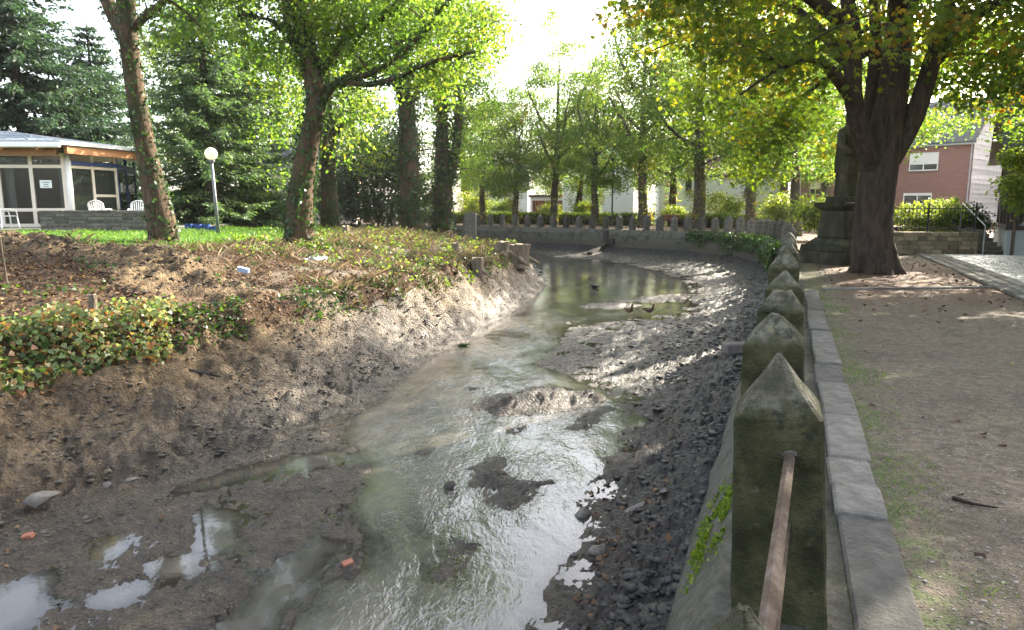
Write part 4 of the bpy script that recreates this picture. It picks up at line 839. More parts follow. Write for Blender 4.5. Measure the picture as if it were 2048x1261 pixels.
# brick house with slate gable beyond the cobbles
bx, by = (1925 - 1024) / F_PX * 45, 45; ang = math.atan2(.70, -.71)      # brick front runs back-left from the corner
hb = house('brick_house', 'red brick house with grey sided gable and white windows beyond the cobbles', (bx - 7.0 * .695, by + 7.0 * .719, .6), math.atan2(-.719, .695), 7.0, 8.2, 4.95, 8.0, 'brick', 'roofgrey',
           [(4.25, 3.3, 1.7, 1.15, 2, .6), (4.05, .75, 1.7, 1.1, 2, .1), (1.3, 3.3, 1.5, 1.15, 2, .3), (1.3, .75, 1.5, 1.1, 2, .1)], over=.12)
sid = MB
for k in range(26):                                                     # overlapping siding boards on the gable
    z0 = .0 + k * .305; z1 = z0 + .325
    if z0 > 7.7: break
    def ext(z): return (0, 8.2) if z < 4.95 else (4.1 * (z - 4.95) / 3.05, 8.2 - 4.1 * (z - 4.95) / 3.05)
    a, b_ = ext(z1); q = MB(); q.hexa([(7.01, a, z0), (7.04, a, z0), (7.04, b_, z0), (7.01, b_, z0), (7.005, a, z1), (7.025, a, z1), (7.025, b_, z1), (7.005, b_, z1)]); q.build('siding_board', M['slate'], hb)
q = MB(); q.tube([(6.92, -.08, 0), (6.92, -.08, 4.8), (6.92, -.2, 4.9)], .045, 6); q.build('downpipe', M['zinc'], hb); q = MB(); q.bar((-.2, -.2, 4.88), (7.1, -.2, 4.88), .13, .1); q.build('gutter', M['zinc'], hb)
# half-timbered house at the right edge
ht = house('half_timbered_house', 'pale half-timbered house with grey plinth at the right edge by the stone steps', (16.15, 22.9, 0), math.atan2(-.52, .85), 7.5, 7, 3.6, 6.6, 'paleblue', 'roofgrey', [(2.0, 1.5, .9, 1.2, 2), (4.2, 1.5, .9, 1.2, 2)], along=True, over=.45)
q = MB(); q.box(-.05, 7.55, -.05, 7.05, -.3, .82); q.build('plinth', M['plinth'], ht)
for (a, b_) in (((-.0, -.02, .9), (7.5, -.02, .9)), ((0, -.02, 2.2), (7.5, -.02, 2.2)), ((0, -.02, 3.45), (7.5, -.02, 3.45)), ((.08, -.025, .9), (.08, -.025, 3.5)), ((1.2, -.025, .9), (1.2, -.025, 3.5)), ((2.8, -.025, .9), (2.8, -.025, 3.5)), ((.15, -.03, 1.0), (1.1, -.03, 2.1)),
                ((-.02, 0, .9), (-.02, 7, .9)), ((-.02, 0, 2.2), (-.02, 7, 2.2)), ((-.025, .08, .9), (-.025, .08, 3.5)), ((-.025, 1.6, .9), (-.025, 1.6, 3.5)), ((-.025, 3.2, .9), (-.025, 3.2, 3.5)), ((-.025, 5, .9), (-.025, 5, 3.5)), ((-.03, 3.3, 1.0), (-.03, 4.9, 2.1))):
    q = MB(); q.bar(a, b_, .15, .05 if abs(a[2] - b_[2]) < .01 and False else .15); q.build('timber_beam', M['timber'], ht)
q = MB(); q.tube([(.12, -.14, 0), (.12, -.14, 3.3), (.12, -.35, 3.42)], .05, 6); q.build('downpipe', M['rust'], ht)
# white and pink houses beyond the lindens
house('white_house', 'bright white house with small window and brown roof behind the bend lindens', (14.5, 70, 0), R(-8), 12, 8, 4.6, 8.2, 'white', 'roofred', [(2.8, 3.0, .7, 1.3), (8.5, 2.2, 1.0, 1.2, 2)], door=(4.6,))
house('white_house', 'white house with grey gable roof behind the lamp post', (5.4, 76, 0), R(-6), 7.5, 9, 5.0, 9.6, 'white', 'roofgrey', [(5.6, 3.6, 1.0, 1.3, 2), (2, 1.0, 1.0, 1.2, 2)], along=False)
house('white_house', 'low white house left of the brown garage', (-5.6, 82, 0), R(4), 7.4, 8, 3.6, 6.4, 'white', 'roofgrey', [(2.2, 1.0, 1.0, 1.2, 2), (5.4, 1.0, 1.0, 1.2, 2)])
house('pink_house', 'pale red brick house behind the slanting linden', (26, 66, 0), R(-20), 9, 8, 4.4, 7.6, 'pink', 'roofgrey', [(2.0, 2.6, 1.0, 1.2, 2, .5), (5.5, 1.0, 1.2, 1.2, 2)])
house('beige_house', 'beige house with grey roof glimpsed between spruce and peeling ivy tree', (-22.5, 58, .4), R(8), 9.5, 8, 4.0, 6.6, 'beige', 'roofgrey', [(6.9, 1.0, .9, 1.2, 2), (3.0, 1.0, .9, 1.2, 2)])
house('cream_house', 'cream wall of a house between the brick house and the half-timbered one', (38.5, 58, .4), R(-36), 12, 8, 5.0, 8.5, 'beige', 'roofgrey', [(2.0, 3.2, 1.0, 1.2, 2), (2.0, .9, 1.0, 1.2, 2)])
ga = empty('garage', (2.0, 78, 0), R(-3)); q = MB(); q.box(0, 6.2, 0, 5, 0, 2.6); q.build('wall', M['white'], ga)
for k in range(16): q = MB(); q.box(.25 + k * .355, .25 + k * .355 + .34, -.05, -.004, .05, 2.2); q.build('door_plank', M['wood2'] if 'wood2' in M else M.setdefault('wood2', mat_rough('brown_planks', [(.3, (.14, .05, .03)), (.7, (.24, .09, .05))], 3, .7, .3, 30, .005)), ga)
q = MB(); q.box(-.2, 6.4, -.3, 5.2, 2.6, 2.8); q.build('roof', M['roofgrey'], ga); T(ga, 'low garage with red-brown plank doors between the white houses', 'garage')

# ------------------------------------------------------------------ glazed pavilion with terrace
pv = empty('pavilion', (0, 0, .84))
A0, A1, B1, C1 = np.array([-21.6, 25.7]), np.array([-16.25, 26.0]), np.array([-15.65, 28.2]), np.array([-16.5, 31.2])
zt_ = 2.65
def facade(p0, p1, posts, rails, paneln, mat, th=.1):
    d = (p1 - p0); L = np.linalg.norm(d); d = d / L; n = np.array([d[1], -d[0]])
    def pt(u, z, o=0.0): return (p0[0] + d[0] * u + n[0] * o, p0[1] + d[1] * u + n[1] * o, z)
    for u in posts: q = MB(); q.bar(pt(u, 0), pt(u, zt_), th, th * .8, up=(n[0], n[1], 0)); q.build('mullion', M[mat], pv)
    for u0, u1, z in rails: q = MB(); q.bar(pt(u0, z), pt(u1, z), th * .78, th * .9); q.build('rail', M[mat], pv)
    for u0, u1, z0, z1 in paneln: q = MB(); q.bar(pt(u0, (z0 + z1) / 2), pt(u1, (z0 + z1) / 2), .02, z1 - z0); q.build('pane', M['glass'], pv)
    return pt
LA = float(np.linalg.norm(A1 - A0)); pu = [.05, 1.2, 2.1, 3.0, 3.05 + .05, 4.05, 5.0, LA - .05]
ptA = facade(A0, A1, [.05, 1.1, 2.15, 3.0, 4.15, LA - .06], [(0, LA, .06), (0, LA, .62), (0, LA, 2.18), (0, LA, 2.6)], [(a + .06, b_ - .06, z0, z1) for a, b_ in ((.05, 1.1), (1.1, 2.15), (2.15, 3.0), (3.0, 4.15), (4.15, LA - .06)) for z0, z1 in ((.1, .57), (.67, 2.12), (2.24, 2.55))], 'frame', .13)
LB = float(np.linalg.norm(B1 - A1)); ptB = facade(A1, B1, [.08, LB * .5, LB - .05], [(0, LB, .06), (0, LB, .55), (LB * .5, LB, 1.15), (0, LB, 2.18)], [(.1, LB * .5 - .05, z0, z1) for z0, z1 in ((.1, .5), (.6, 2.12))] + [(LB * .5 + .05, LB - .08, z0, z1) for z0, z1 in ((.1, .5), (.6, 1.1), (1.2, 2.12))], 'frame', .11)
LC = float(np.linalg.norm(C1 - B1)); ptC = facade(B1, C1, [.07, LC * .5, LC - .05], [(0, LC, .06), (0, LC, .55), (0, LC, 2.18)], [(.1, LC * .5 - .06, .1, 2.12), (LC * .5 + .06, LC - .08, .1, 2.12)], 'blue', .12)
q = MB(); q.bar(ptB(0, 2.32, .03), ptB(LB, 2.32, .03), .1, .13); q.bar(ptC(0, 2.32, .03), ptC(LC, 2.32, .03), .1, .13); q.build('blue_beam', M['blue'], pv)
q = MB(); q.tube([ptB(.0, 0, .12), ptB(.0, 2.6, .12)], .1, 12); q.build('column', M['whitepl'], pv, smooth=True)
back = np.array([(-21.6, 33.5), (-16.9, 33.8)]); q = MB()
q.add([(*A0, 0), (*A1, 0), (*B1, 0), (*C1, 0), (-17, 34, 0), (-21.6, 34, 0), (*A0, .03), (*A1, .03), (*B1, .03), (*C1, .03), (-17, 34, .03), (-21.6, 34, .03)], [(0, 1, 2, 3, 4, 5)[::-1], (6, 7, 8, 9, 10, 11)]); q.build('floor', M['wood'], pv)
q = MB(); q.bar((-21.6, 30.6, 1.3), (-17.2, 30.8, 1.3), .1, 2.6); q.bar((-21.7, 25.8, 1.3), (-21.7, 34, 1.3), .1, 2.6); q.build('inner_wall', M['beige'], pv)
for (pt_, u0, u1) in ((ptA, 3.05, 3.35), (ptA, 4.95, 5.2), (ptB, .35, .8), (ptA, .2, .5), (ptB, 1.3, 1.55), (ptC, 1.0, 1.4)):
    V = []; n_ = 14
    for k in range(n_ + 1): u = u0 + (u1 - u0) * k / n_; o_ = -.25 + .035 * math.sin(k * 2.2); V += [pt_(u, .1, o_), pt_(u, 2.15, o_)]
    q = MB(); q.add(V, [(2 * k, 2 * k + 2, 2 * k + 3, 2 * k + 1) for k in range(n_)]); q.build('curtain', M['curtain'], pv, smooth=True)
# roof: timber fascia, awning box, glass slope, hips
rim = [np.array(p) for p in ((-22.4, 24.7), (-15.7, 25.0), (-14.7, 28.0), (-15.6, 32.0), (-17.2, 35.0), (-22.4, 35))]; apex = (-21.0, 30.0, 3.85); ze = 2.88
q = MB(); V = [(*p, ze) for p in rim] + [(*p, ze + .12) for p in rim] + [apex]; n_ = len(rim)
q.add(V, [tuple(range(n_))[::-1]] + [(i, (i + 1) % n_, n_ + (i + 1) % n_, n_ + i) for i in range(n_)] + [(n_ + i, n_ + (i + 1) % n_, 2 * n_) for i in range(1, n_)])
rfo = q.build('roof', M['zinc'], pv)
e0, e1, ap = Vector((*rim[0], ze + .13)), Vector((*rim[1], ze + .13)), Vector(apex)
M['skylight'] = (lambda t: t.done(t.bsdf(color=t.ramp(t.noise(t.coord(), 7, 6, .75), [(.35, (.25, .3, .36)), (.65, (.62, .68, .74))]), rough=.15, spec=.8)))(NT('skylight_glass'))
for k in range(6):
    a, b_ = e0.lerp(e1, k / 6 + .008), e0.lerp(e1, (k + 1) / 6 - .008); c_, d_ = e0.lerp(e1, (k + 1) / 6 - .008).lerp(ap, .9 if k < 5 else .9), e0.lerp(e1, k / 6 + .008).lerp(ap, .9)
    q = MB(); up_ = Vector((0, 0, .03)); q.hexa([a, b_, c_, d_, a + up_, b_ + up_, c_ + up_, d_ + up_]); q.build('skylight_pane', M['skylight'], rfo)
q = MB(); q.add([(*rim[0], ze + .12), (*rim[1], ze + .12), apex], [(0, 1, 2)]); q.build('roof_deck', M['zinc'], pv)
q = MB(); q.bar((-22.4, 24.66, ze - .02), (-15.72, 24.96, ze - .02), .16, .17); q.build('awning_box', M['whitepl'], pv, bevel=.03)
q = MB(); q.bar((-22.4, 25.1, ze - .22), (-16.1, 25.35, ze - .22), .14, .24); q.build('timber_fascia', M['wood'], pv)
q = MB(); q.bar((-15.75, 25.3, ze - .16), (-14.95, 28.1, ze - .16), .14, .26); q.bar((-14.95, 28.1, ze - .16), (-15.8, 31.9, ze - .16), .14, .26); q.build('timber_fascia', M['wood'], pv)
for k in range(5): a = -21.5 + k * 1.25; q = MB(); q.bar((a, 24.9, ze - .11), (a + .1, 26.2, ze - .03), .1, .16); q.build('rafter', M['wood'], pv)
T(pv, 'glazed pavilion with skylight roof, cream window frames and timber eaves', 'pavilion')
# notices on the panes
for (pt_, u, z, wd_, h_, o_, lb) in ((ptA, 4.62, 1.55, .42, .28, .02, 'white paper notice on the pavilion glass door'), (ptC, .62, 1.5, .3, .36, .02, 'white paper notice on the blue-framed pane')):
    q = MB(); q.bar(pt_(u - wd_ / 2, z + .84, o_), pt_(u + wd_ / 2, z + .84, o_), .006, h_); nt_ = q.build('paper_notice', M['paper'], None); T(nt_, lb, 'notice')
    for k in range(3): q = MB(); ww = wd_ * (.62, .4, .5)[k] / 2; q.bar(pt_(u - ww, z + .84 + .06 - k * .07, o_ + .006), pt_(u + ww, z + .84 + .06 - k * .07, o_ + .006), .003, .022); q.build('text_line', M['ink'], nt_)
# terrace slab and low dry-stone wall
q = MB(); q.hexa([(-22.5, 22.9, .3), (-15.2, 23.6, .3), (-12.0, 26.5, .3), (-13.5, 35, .3), (-22.5, 22.9, .83), (-15.2, 23.6, .83), (-12.0, 26.5, .83), (-13.5, 35, .83)]); q.f[0:2] = []
tsl = MB(); tsl.add([(-23, 22.6, .835), (-15.3, 23.3, .835), (-11.8, 26.6, .835), (-13.2, 36, .835), (-23, 36, .835), (-23, 22.6, .3), (-15.3, 23.3, .3), (-11.8, 26.6, .3), (-13.2, 36, .3), (-23, 36, .3)], [(0, 1, 2, 3, 4), (0, 5, 6, 1), (1, 6, 7, 2), (2, 7, 8, 3)])
K(tsl.build('terrace', M['slab']), 'structure')
def stone_wall(name, label, p0, p1, z0, h, th, rows, mean, mat, seed, back='mortar'):
    r = random.Random(seed); p0, p1 = np.array(p0, float), np.array(p1, float); d = p1 - p0; L = np.linalg.norm(d); root = empty(name, (*p0, z0), math.atan2(d[1], d[0]))
    q = MB(); q.box(0.02, L - .02, .03, th - .03, -.3, h - .03); q.build('mortar_core', M[back], root); rh = h / rows
    for j in range(rows):
        u = -r.random() * mean * .5
        while u < L - .02:
            ln = mean * r.uniform(.6, 1.5); a, b_ = max(u, 0), min(u + ln, L)
            if b_ - a > .05:
                q = MB(); pr = r.uniform(-.012, .018); jz = r.uniform(-.006, .006); q.hexa([(a + .006 + r.uniform(0, .01), -pr, j * rh + .010 + jz), (b_ - .010, -pr + r.uniform(-.01, .01), j * rh + .006 + jz), (b_ - .006, th, j * rh + .006), (a + .006, th, j * rh + .006),
                    (a + .006, -pr + r.uniform(-.008, .008), (j + 1) * rh - .006 + jz), (b_ - .006 - r.uniform(0, .01), -pr, (j + 1) * rh - .006 + jz), (b_ - .006, th, (j + 1) * rh - .006), (a + .006, th, (j + 1) * rh - .006)])
                q.build('stone', mat, root, bevel=.008)
            u += ln
    return T(root, label, 'wall')
stone_wall('terrace_wall', 'low wall of thin dark stone courses in front of the pavilion', (-15.75, 23.55), (-12.1, 24.2), .80, .66, .4, 6, .42, M['darkstone'], 3)
stone_wall('garden_wall', 'pale stone retaining wall under the iron fence by the steps', (11.0, 23.9), (15.55, 23.45), 0, .74, .4, 5, .36, M['stone'], 5)
# plastic garden chairs
def chair(loc, rz, label):
    c = empty('garden_chair', loc, rz); q = MB(); q.box(-.23, .23, -.22, .24, .40, .43); q.build('seat', M['whitepl'], c, bevel=.012)
    q = MB()
    for k in range(7): u = -.2 + k * .0667; q.bar((u * .9, .24, .42), (u * 1.1, .36, .82 + .10 * (1 - (u / .22) ** 2)), .036, .016, up=(0, 1, 0))
    pts = [(-.24, .235, .42)] + [(-.26 * math.cos(a) , .36, .80 + .16 * math.sin(a)) for a in np.linspace(0, math.pi, 9)] + [(.24, .235, .42)]; q.tube(pts, .018, 6); q.build('backrest', M['whitepl'], c)
    for sx in (-1, 1):
        q = MB(); q.tube([(sx * .27, .30, .64), (sx * .30, .05, .66), (sx * .29, -.2, .63), (sx * .27, -.25, .42)], .022, 6); q.build('armrest', M['whitepl'], c)
        for yy in (-.24, .26): q = MB(); q.bar((sx * .25, yy, .41), (sx * .29, yy * 1.15, 0), .045, .03, up=(1, 0, 0)); q.build('leg', M['whitepl'], c)
    return T(c, label, 'chair', 'white plastic chairs on the terrace')
chair((-17.9, 25.0, .835), R(150), 'white plastic armchair in front of the pavilion glass doors')
chair((-14.75, 25.4, .835), R(185), 'white plastic chair with slotted back rising above the terrace wall'); chair((-13.7, 25.9, .835), R(20), 'white plastic chair by the terrace table next to the blue-framed pane')
tb = empty('garden_table', (-13.15, 26.0, .835)); q = MB(); q.lathe([(.45, .68), (.46, .70), (.45, .72)], 20); q.build('table_top', M['whitepl'], tb); q = MB(); q.tube([(0, 0, 0), (0, 0, .69)], .04, 8); q.build('leg', M['whitepl'], tb); T(tb, 'round white plastic table behind the terrace wall end', 'table')
# blue boxes and globe lamp
for k in range(4):
    bx_ = empty('blue_crate', (-12.0 + k * .33 + .0, 26.2 + k * .16, 0)); x_, y_ = -11.9 + k * .27, 26.0 + k * .1; z_ = ground_z(x_, y_); bx_.location = (x_, y_, z_); bx_.scale = (.74, .74, .8); q = MB(); q.add([(-.15, -.12, 0), (.15, -.12, 0), (.15, .12, 0), (-.15, .12, 0), (-.17, -.14, .3), (.17, -.14, .3), (.17, .14, .3), (-.17, .14, .3), (-.15, -.12, .3), (.15, -.12, .3), (.15, .12, .3), (-.15, .12, .3), (-.14, -.11, .03), (.14, -.11, .03), (.14, .11, .03), (-.14, .11, .03)], [(0, 3, 2, 1), (0, 1, 5, 4), (1, 2, 6, 5), (2, 3, 7, 6), (3, 0, 4, 7), (4, 5, 9, 8), (5, 6, 10, 9), (6, 7, 11, 10), (7, 4, 8, 11), (8, 9, 13, 12), (9, 10, 14, 13), (10, 11, 15, 14), (11, 8, 12, 15), (12, 13, 14, 15)]); q.build('body', M['blue'], bx_)
    q = MB(); q.bar((-.17, -.145, .285), (.17, -.145, .285), .012, .03); q.build('rim', M['blue'], bx_); T(bx_, ['leftmost', 'second', 'third', 'rightmost'][k] + ' of four blue crates in a row on the lawn edge by the lamp', 'crate', 'blue crates on the lawn')
lx, ly, lz = at(437, 466, 25.0); lz = ground_z(lx, ly); lp = empty('globe_lamp', (lx, ly, lz)); tx = at(423, 322, 25.0); q = MB(); q.tube([(0, 0, -.1), (tx[0] - lx, 0, tx[2] - lz)], [.062, .048], 10); q.build('post', M['steel'], lp, smooth=True)
q = MB(); q.lathe([(.10, tx[2] - lz - .05), (.11, tx[2] - lz + .02), (.06, tx[2] - lz + .06)], 12, tx[0] - lx, 0); q.build('collar', M['steel'], lp)
M['globe'] = (lambda t: t.done(t.n('MixShader', Fac=.5, i1=t.bsdf(color=(.85, .8, .66), rough=.12, spec=.6).outputs[0], i2=t.n('BsdfTranslucent', Color=(.95, .88, .7)).outputs[0])))(NT('milky_glass_globe'))
me = bpy.data.meshes.new('globe'); bm = bmesh.new(); bmesh.ops.create_uvsphere(bm, u_segments=20, v_segments=14, radius=.215); bm.to_mesh(me); bm.free(); me.materials.append(M['globe']); me.polygons.foreach_set('use_smooth', np.ones(len(me.polygons), bool))
link('globe', me, lp, (tx[0] - lx, 0, tx[2] - lz + .24)); T(lp, 'globe street lamp on a slim grey post on the lawn', 'street lamp')
fx = (1222 - 1024) / F_PX * 56; fl = empty('street_lamp', (fx, 56, 0)); q = MB(); q.tube([(0, 0, -.1), (0, 0, 5.0)], [.07, .045], 8); q.build('post', M['darksteel'], fl); q = MB(); q.lathe([(.05, 5.0), (.2, 5.15), (.22, 5.3), (.04, 5.42)], 12); q.build('lantern', M['darksteel'], fl); T(fl, 'thin dark lamp post on the far path behind the bollards', 'street lamp')

# ------------------------------------------------------------------ statue on its pedestal
M['statue'] = mat_rough('blackened_sandstone', [(.28, (.016, .017, .010)), (.5, (.042, .040, .026)), (.68, (.09, .082, .058)), (.85, (.24, .21, .16))], 2.6, .9, .5, 40, .012, .2, (1, 1, .5))
st = empty('stone_monument', (9.35, 19.9, 0), R(20)); 
def frus(name, w0, w1, z0, z1, bev=.02): q = MB(); q.hexa([(-w0, -w0, z0), (w0, -w0, z0), (w0, w0, z0), (-w0, w0, z0), (-w1, -w1, z1), (w1, -w1, z1), (w1, w1, z1), (-w1, w1, z1)]); return q.build(name, M['statue'], st, bevel=bev)
frus('step', .88, .86, -.1, .34); frus('step', .80, .77, .345, .52); frus('plinth_moulding', .70, .50, .525, .72); frus('pedestal', .48, .43, .722, 1.48); frus('pedestal_cornice', .45, .58, 1.482, 1.60); frus('pedestal_cornice', .59, .57, 1.602, 1.70); frus('statue_base', .38, .36, 1.702, 1.86)
secs = [(1.862, .30, .28), (1.95, .31, .29), (2.2, .29, .27), (2.5, .285, .26), (2.52, .33, .30), (2.8, .335, .30), (3.1, .32, .285), (3.35, .33, .27), (3.55, .36, .25), (3.68, .33, .22), (3.76, .20, .17), (3.82, .115, .12), (3.9, .12, .135), (4.0, .135, .15), (4.1, .12, .14), (4.16, .09, .10), (4.24, .07, .06), (4.36, .02, .02)]
n_ = 40; V = []; r = np.random.default_rng(2)
for z, a, b_ in secs:
    for i in range(n_):
        th = 2 * math.pi * i / n_; fold = 1 + (.075 * math.sin(th * 9 + z * 1.2) + .05 * math.sin(th * 5 - z * 2)) * (1 if z < 3.5 else .2)
        V.append((a * fold * math.cos(th), b_ * fold * math.sin(th), z))
q = MB(); q.add(V, [[j * n_ + i, j * n_ + (i + 1) % n_, (j + 1) * n_ + (i + 1) % n_, (j + 1) * n_ + i] for j in range(len(secs) - 1) for i in range(n_)] + [[(len(secs) - 1) * n_ + i for i in range(n_)]])
q.tube([(-.30, -.02, 3.55), (-.40, -.12, 3.25), (-.30, -.30, 3.02), (-.12, -.36, 3.1)], [.12, .12, .10, .07], 10); q.tube([(.30, -.02, 3.55), (.42, -.05, 3.2), (.34, -.22, 2.95), (.15, -.34, 2.98)], [.12, .13, .11, .07], 10); q.tube([(-.12, -.36, 3.1), (-.02, -.38, 3.3), (.02, -.36, 3.5)], [.06, .06, .05], 8)
q.build('figure', M['statue'], st, smooth=True); T(st, 'mossy stone statue of a robed figure on a tall pedestal behind the chestnut trunk', 'statue')

# ------------------------------------------------------------------ iron fence, garden bushes, steps, road
fe = empty('iron_fence', (11.0, 24.1, .74), math.atan2(-.45, 4.55)); Lf = 4.57
for u in np.linspace(.03, Lf - .03, 4): q = MB(); q.bar((u, 0, -.02), (u, 0, .95), .04, .04, up=(1, 0, 0)); q.build('post', M['darksteel'], fe)
for z in (.12, .78): q = MB(); q.bar((0, 0, z), (Lf, 0, z), .025, .025); q.build('rail', M['darksteel'], fe)
for u in np.arange(.13, Lf, .12): q = MB(); q.bar((u, .003, .03), (u, .003, .88), .014, .014, up=(1, 0, 0)); q.build('picket', M['darksteel'], fe)
T(fe, 'dark iron picket fence on top of the pale stone wall', 'fence')
for k, (px, py, Y, a, c, lb, mt) in enumerate(((1830, 440, 25.5, .85, .55, 'rounded dark bush behind the iron fence nearest the chestnut', 'shrub'), (1890, 430, 25.8, .7, .6, 'light leafy bush in the middle behind the iron fence', 'shrub'), (1930, 440, 26, .7, .5, 'dark bush behind the iron fence next to the steps', 'evergreen'))):
    bush(80 + k, 'garden_bush', lb, [bl(px, py, Y, a, .6, c), bl(px + 20, py + 8, Y + .3, a * .7, .6, c * .8)], 150, 22, .1, .16, M[mt], 'bush', .55, 'bushes behind the iron fence')
bush(90, 'climbing_shrub', 'bright leafy shrub overhanging the half-timbered house at the right edge', [bl(2040, 380, 20.5, .55, .5, .6), bl(2030, 320, 20.6, .35, .4, .4), bl(2075, 400, 20.3, .6, .5, .6)], 110, 22, .12, .16, M['shrub'], 'shrub', .6)
stp = empty('stone_steps', (15.75, 23.45, 0), math.atan2(-.45, 4.55))
for k in range(6): q = MB(); q.box(0, .72, k * .26, 1.9, k * .13 + (.0 if k else -.1), k * .13 + .128); q.build('step', M['darkstone'], stp, bevel=.008)
q = MB(); q.tube([(-.04, -.05, 0), (-.04, -.05, .95), (-.04, 1.5, 1.7), (-.04, 1.5, .75)], .022, 6); q.build('handrail', M['zinc'], stp); T(stp, 'narrow dark stone steps with handrail between garden wall and half-timbered house', 'steps')
# cobbled road, gutter stones and edging
M['cobble'] = mat_rough('worn_cobble', [(.3, (.2, .19, .18)), (.55, (.32, .305, .29)), (.75, (.44, .42, .40))], 2.2, .4, .4, 30, .01, .6)
rd = empty('cobbled_road'); K(rd, 'structure', 'sunlit cobbled road at the right')
E0, E1 = np.array([13.4, 23.2]), np.array([7.2, 8.2]); ed = (E1 - E0) / np.linalg.norm(E1 - E0); en = np.array([-ed[1], ed[0]]);  # en points to the right / away from the path
if en[0] < 0: en = -en
Lr = np.linalg.norm(E1 - E0); q = MB(); b4 = [E0, E1, E1 + en * 9, E0 + en * 7]; q.add([(*p, .026) for p in b4], [(0, 1, 2, 3)]); bedo = q.build('road_bed', M['mortar'], rd)
cob = []; r = random.Random(9); u = 0.0
while u < Lr:
    v = .75
    while v < 7.5:
        wv = r.uniform(.12, .19); x_, y_ = E0 + ed * (u + r.uniform(-.01, .01)) + en * (v + wv / 2); cob.append((x_, y_, wv)); v += wv + .012
    u += .145
cm = []
for k in range(5):
    q = MB(); h_ = .5; tpz = .022; V = [(-.5, -.5, -.03), (.5, -.5, -.03), (.5, .5, -.03), (-.5, .5, -.03)] + [(sx * .5, sy * .5, .004 + r.uniform(-.003, .003)) for sx, sy in ((-1, -1), (1, -1), (1, 1), (-1, 1))] + [(sx * r.uniform(.33, .4), sy * r.uniform(.3, .38), tpz + r.uniform(-.005, .005)) for sx, sy in ((-1, -1), (1, -1), (1, 1), (-1, 1))]
    q.add(V, [(0, 1, 5, 4), (1, 2, 6, 5), (2, 3, 7, 6), (3, 0, 4, 7), (4, 5, 9, 8), (5, 6, 10, 9), (6, 7, 11, 10), (7, 4, 8, 11), (8, 9, 10, 11)]); cm.append(q)
rzc = math.atan2(en[1], en[0]); meshes = [build_mesh('cobble', np.array(q.v), q.f, M['cobble']) for q in cm]
def px_of(x_, y_): return 1024 + F_PX * x_ / (y_ * _c)
vis = sorted([c for c in cob if px_of(c[0], c[1]) < 2075], key=lambda c: c[1]); near_ids = set(id(c) for c in vis[:300])
for c in vis[:300]: o = link('cobble', r.choice(meshes), rd, (c[0], c[1], .03), rzc + r.uniform(-.05, .05), (c[2], .137, 1))
rest = MB(); ca, sa = math.cos(rzc), math.sin(rzc)
for c in cob:
    if id(c) in near_ids: continue
    q = r.choice(cm); rest.add([(c[0] + ca * v[0] * c[2] - sa * v[1] * .137, c[1] + sa * v[0] * c[2] + ca * v[1] * .137, .03 + v[2]) for v in q.v], q.f)
K(rest.build('cobbles', M['cobble'], rd), 'stuff')
u = 0.0; k = 0
gut = empty('gutter'); K(gut, 'structure', 'row of gutter stones between earth and cobbles')
while u < Lr:
    ln = r.uniform(.35, .6)
    for v0, wv in ((.02, .2), (.26, .2), (.50, .2)):
        q = MB(); q.box(-ln / 2 + .008, ln / 2 - .008, -wv / 2, wv / 2, -.05, .012 + r.uniform(0, .012)); c = E0 + ed * (u + ln / 2) + en * (v0 + wv / 2); q.build('gutter_stone', M['slab'], gut, bevel=.012, loc=(c[0], c[1], .03), rz=math.atan2(ed[1], ed[0]) + r.uniform(-.02, .02))
    u += ln
edg = empty('path_edging'); K(edg, 'structure', 'row of flush edging stones crossing the path')
a_, b_ = np.array(on(1645, 580)), np.array(on(1955, 577)); L_ = np.linalg.norm(b_ - a_); u = 0.0
while u < L_:
    ln = r.uniform(.7, 1.0); c = a_ + (b_ - a_) / L_ * (u + ln / 2); q = MB(); q.box(-ln / 2 + .006, ln / 2 - .006, -.06, .06, -.08, .0); q.build('edging_stone', M['slab'], edg, bevel=.008, loc=(c[0], c[1], .035), rz=math.atan2(b_[1] - a_[1], b_[0] - a_[0])); u += ln

# ------------------------------------------------------------------ benches, signs, posts, sluice
def bench(loc, rz, label, mt, wd=1.8):
    b0 = empty('park_bench', loc, rz)
    for k in range(4): q = MB(); q.box(-wd / 2, wd / 2, -.22 + k * .115, -.12 + k * .115, .42, .455); q.build('seat_slat', M[mt], b0)
    for k in range(4): q = MB(); q.bar((-wd / 2, .27 + k * .03, .55 + k * .115), (wd / 2, .27 + k * .03, .55 + k * .115), .03, .1, up=(0, -.25, 1)); q.build('back_slat', M[mt], b0)
    for sx in (-1, 1):
        q = MB(); q.bar((sx * wd * .4, -.18, 0), (sx * wd * .4, -.18, .42), .06, .06, up=(1, 0, 0)); q.bar((sx * wd * .4, .2, 0), (sx * wd * .4, .36, .95), .06, .06, up=(1, 0, 0)); q.bar((sx * wd * .4, -.2, .39), (sx * wd * .4, .26, .39), .05, .05); q.build('leg', M['darksteel'], b0)
    return T(b0, label, 'bench', 'benches along the far path')
M['wood2'] = M.get('wood2') or M['wood']
bench((12.6, 55.0, 0), R(172), 'red-brown slatted bench between two lindens on the far path', 'wood2', 2.0); bench((1.55, 63.5, 0), R(175), 'grey bench in front of the brown garage', 'slab', 1.9); bench((-12.3, 52.5 + 20, 0), R(190), 'grey bench seen left of the dark evergreens', 'slab', 2.2); bench((-8.1, 69.5, 0), R(180), 'pinkish wooden bench right of the stout ivy trunk', 'wood2', 1.9)
x_, y_, z_ = at(941, 470, 29); zg = ground_z(x_, y_); q = MB(); q.hexa([(-.24, -.1, -.2), (.24, -.1, -.2), (.24, .1, -.2), (-.24, .1, -.2), (-.23, -.09, 2.27 - zg - .95), (.23, -.09, 2.27 - zg - .93), (.23, .09, 2.27 - zg - .93), (-.23, .09, 2.27 - zg - .95)])
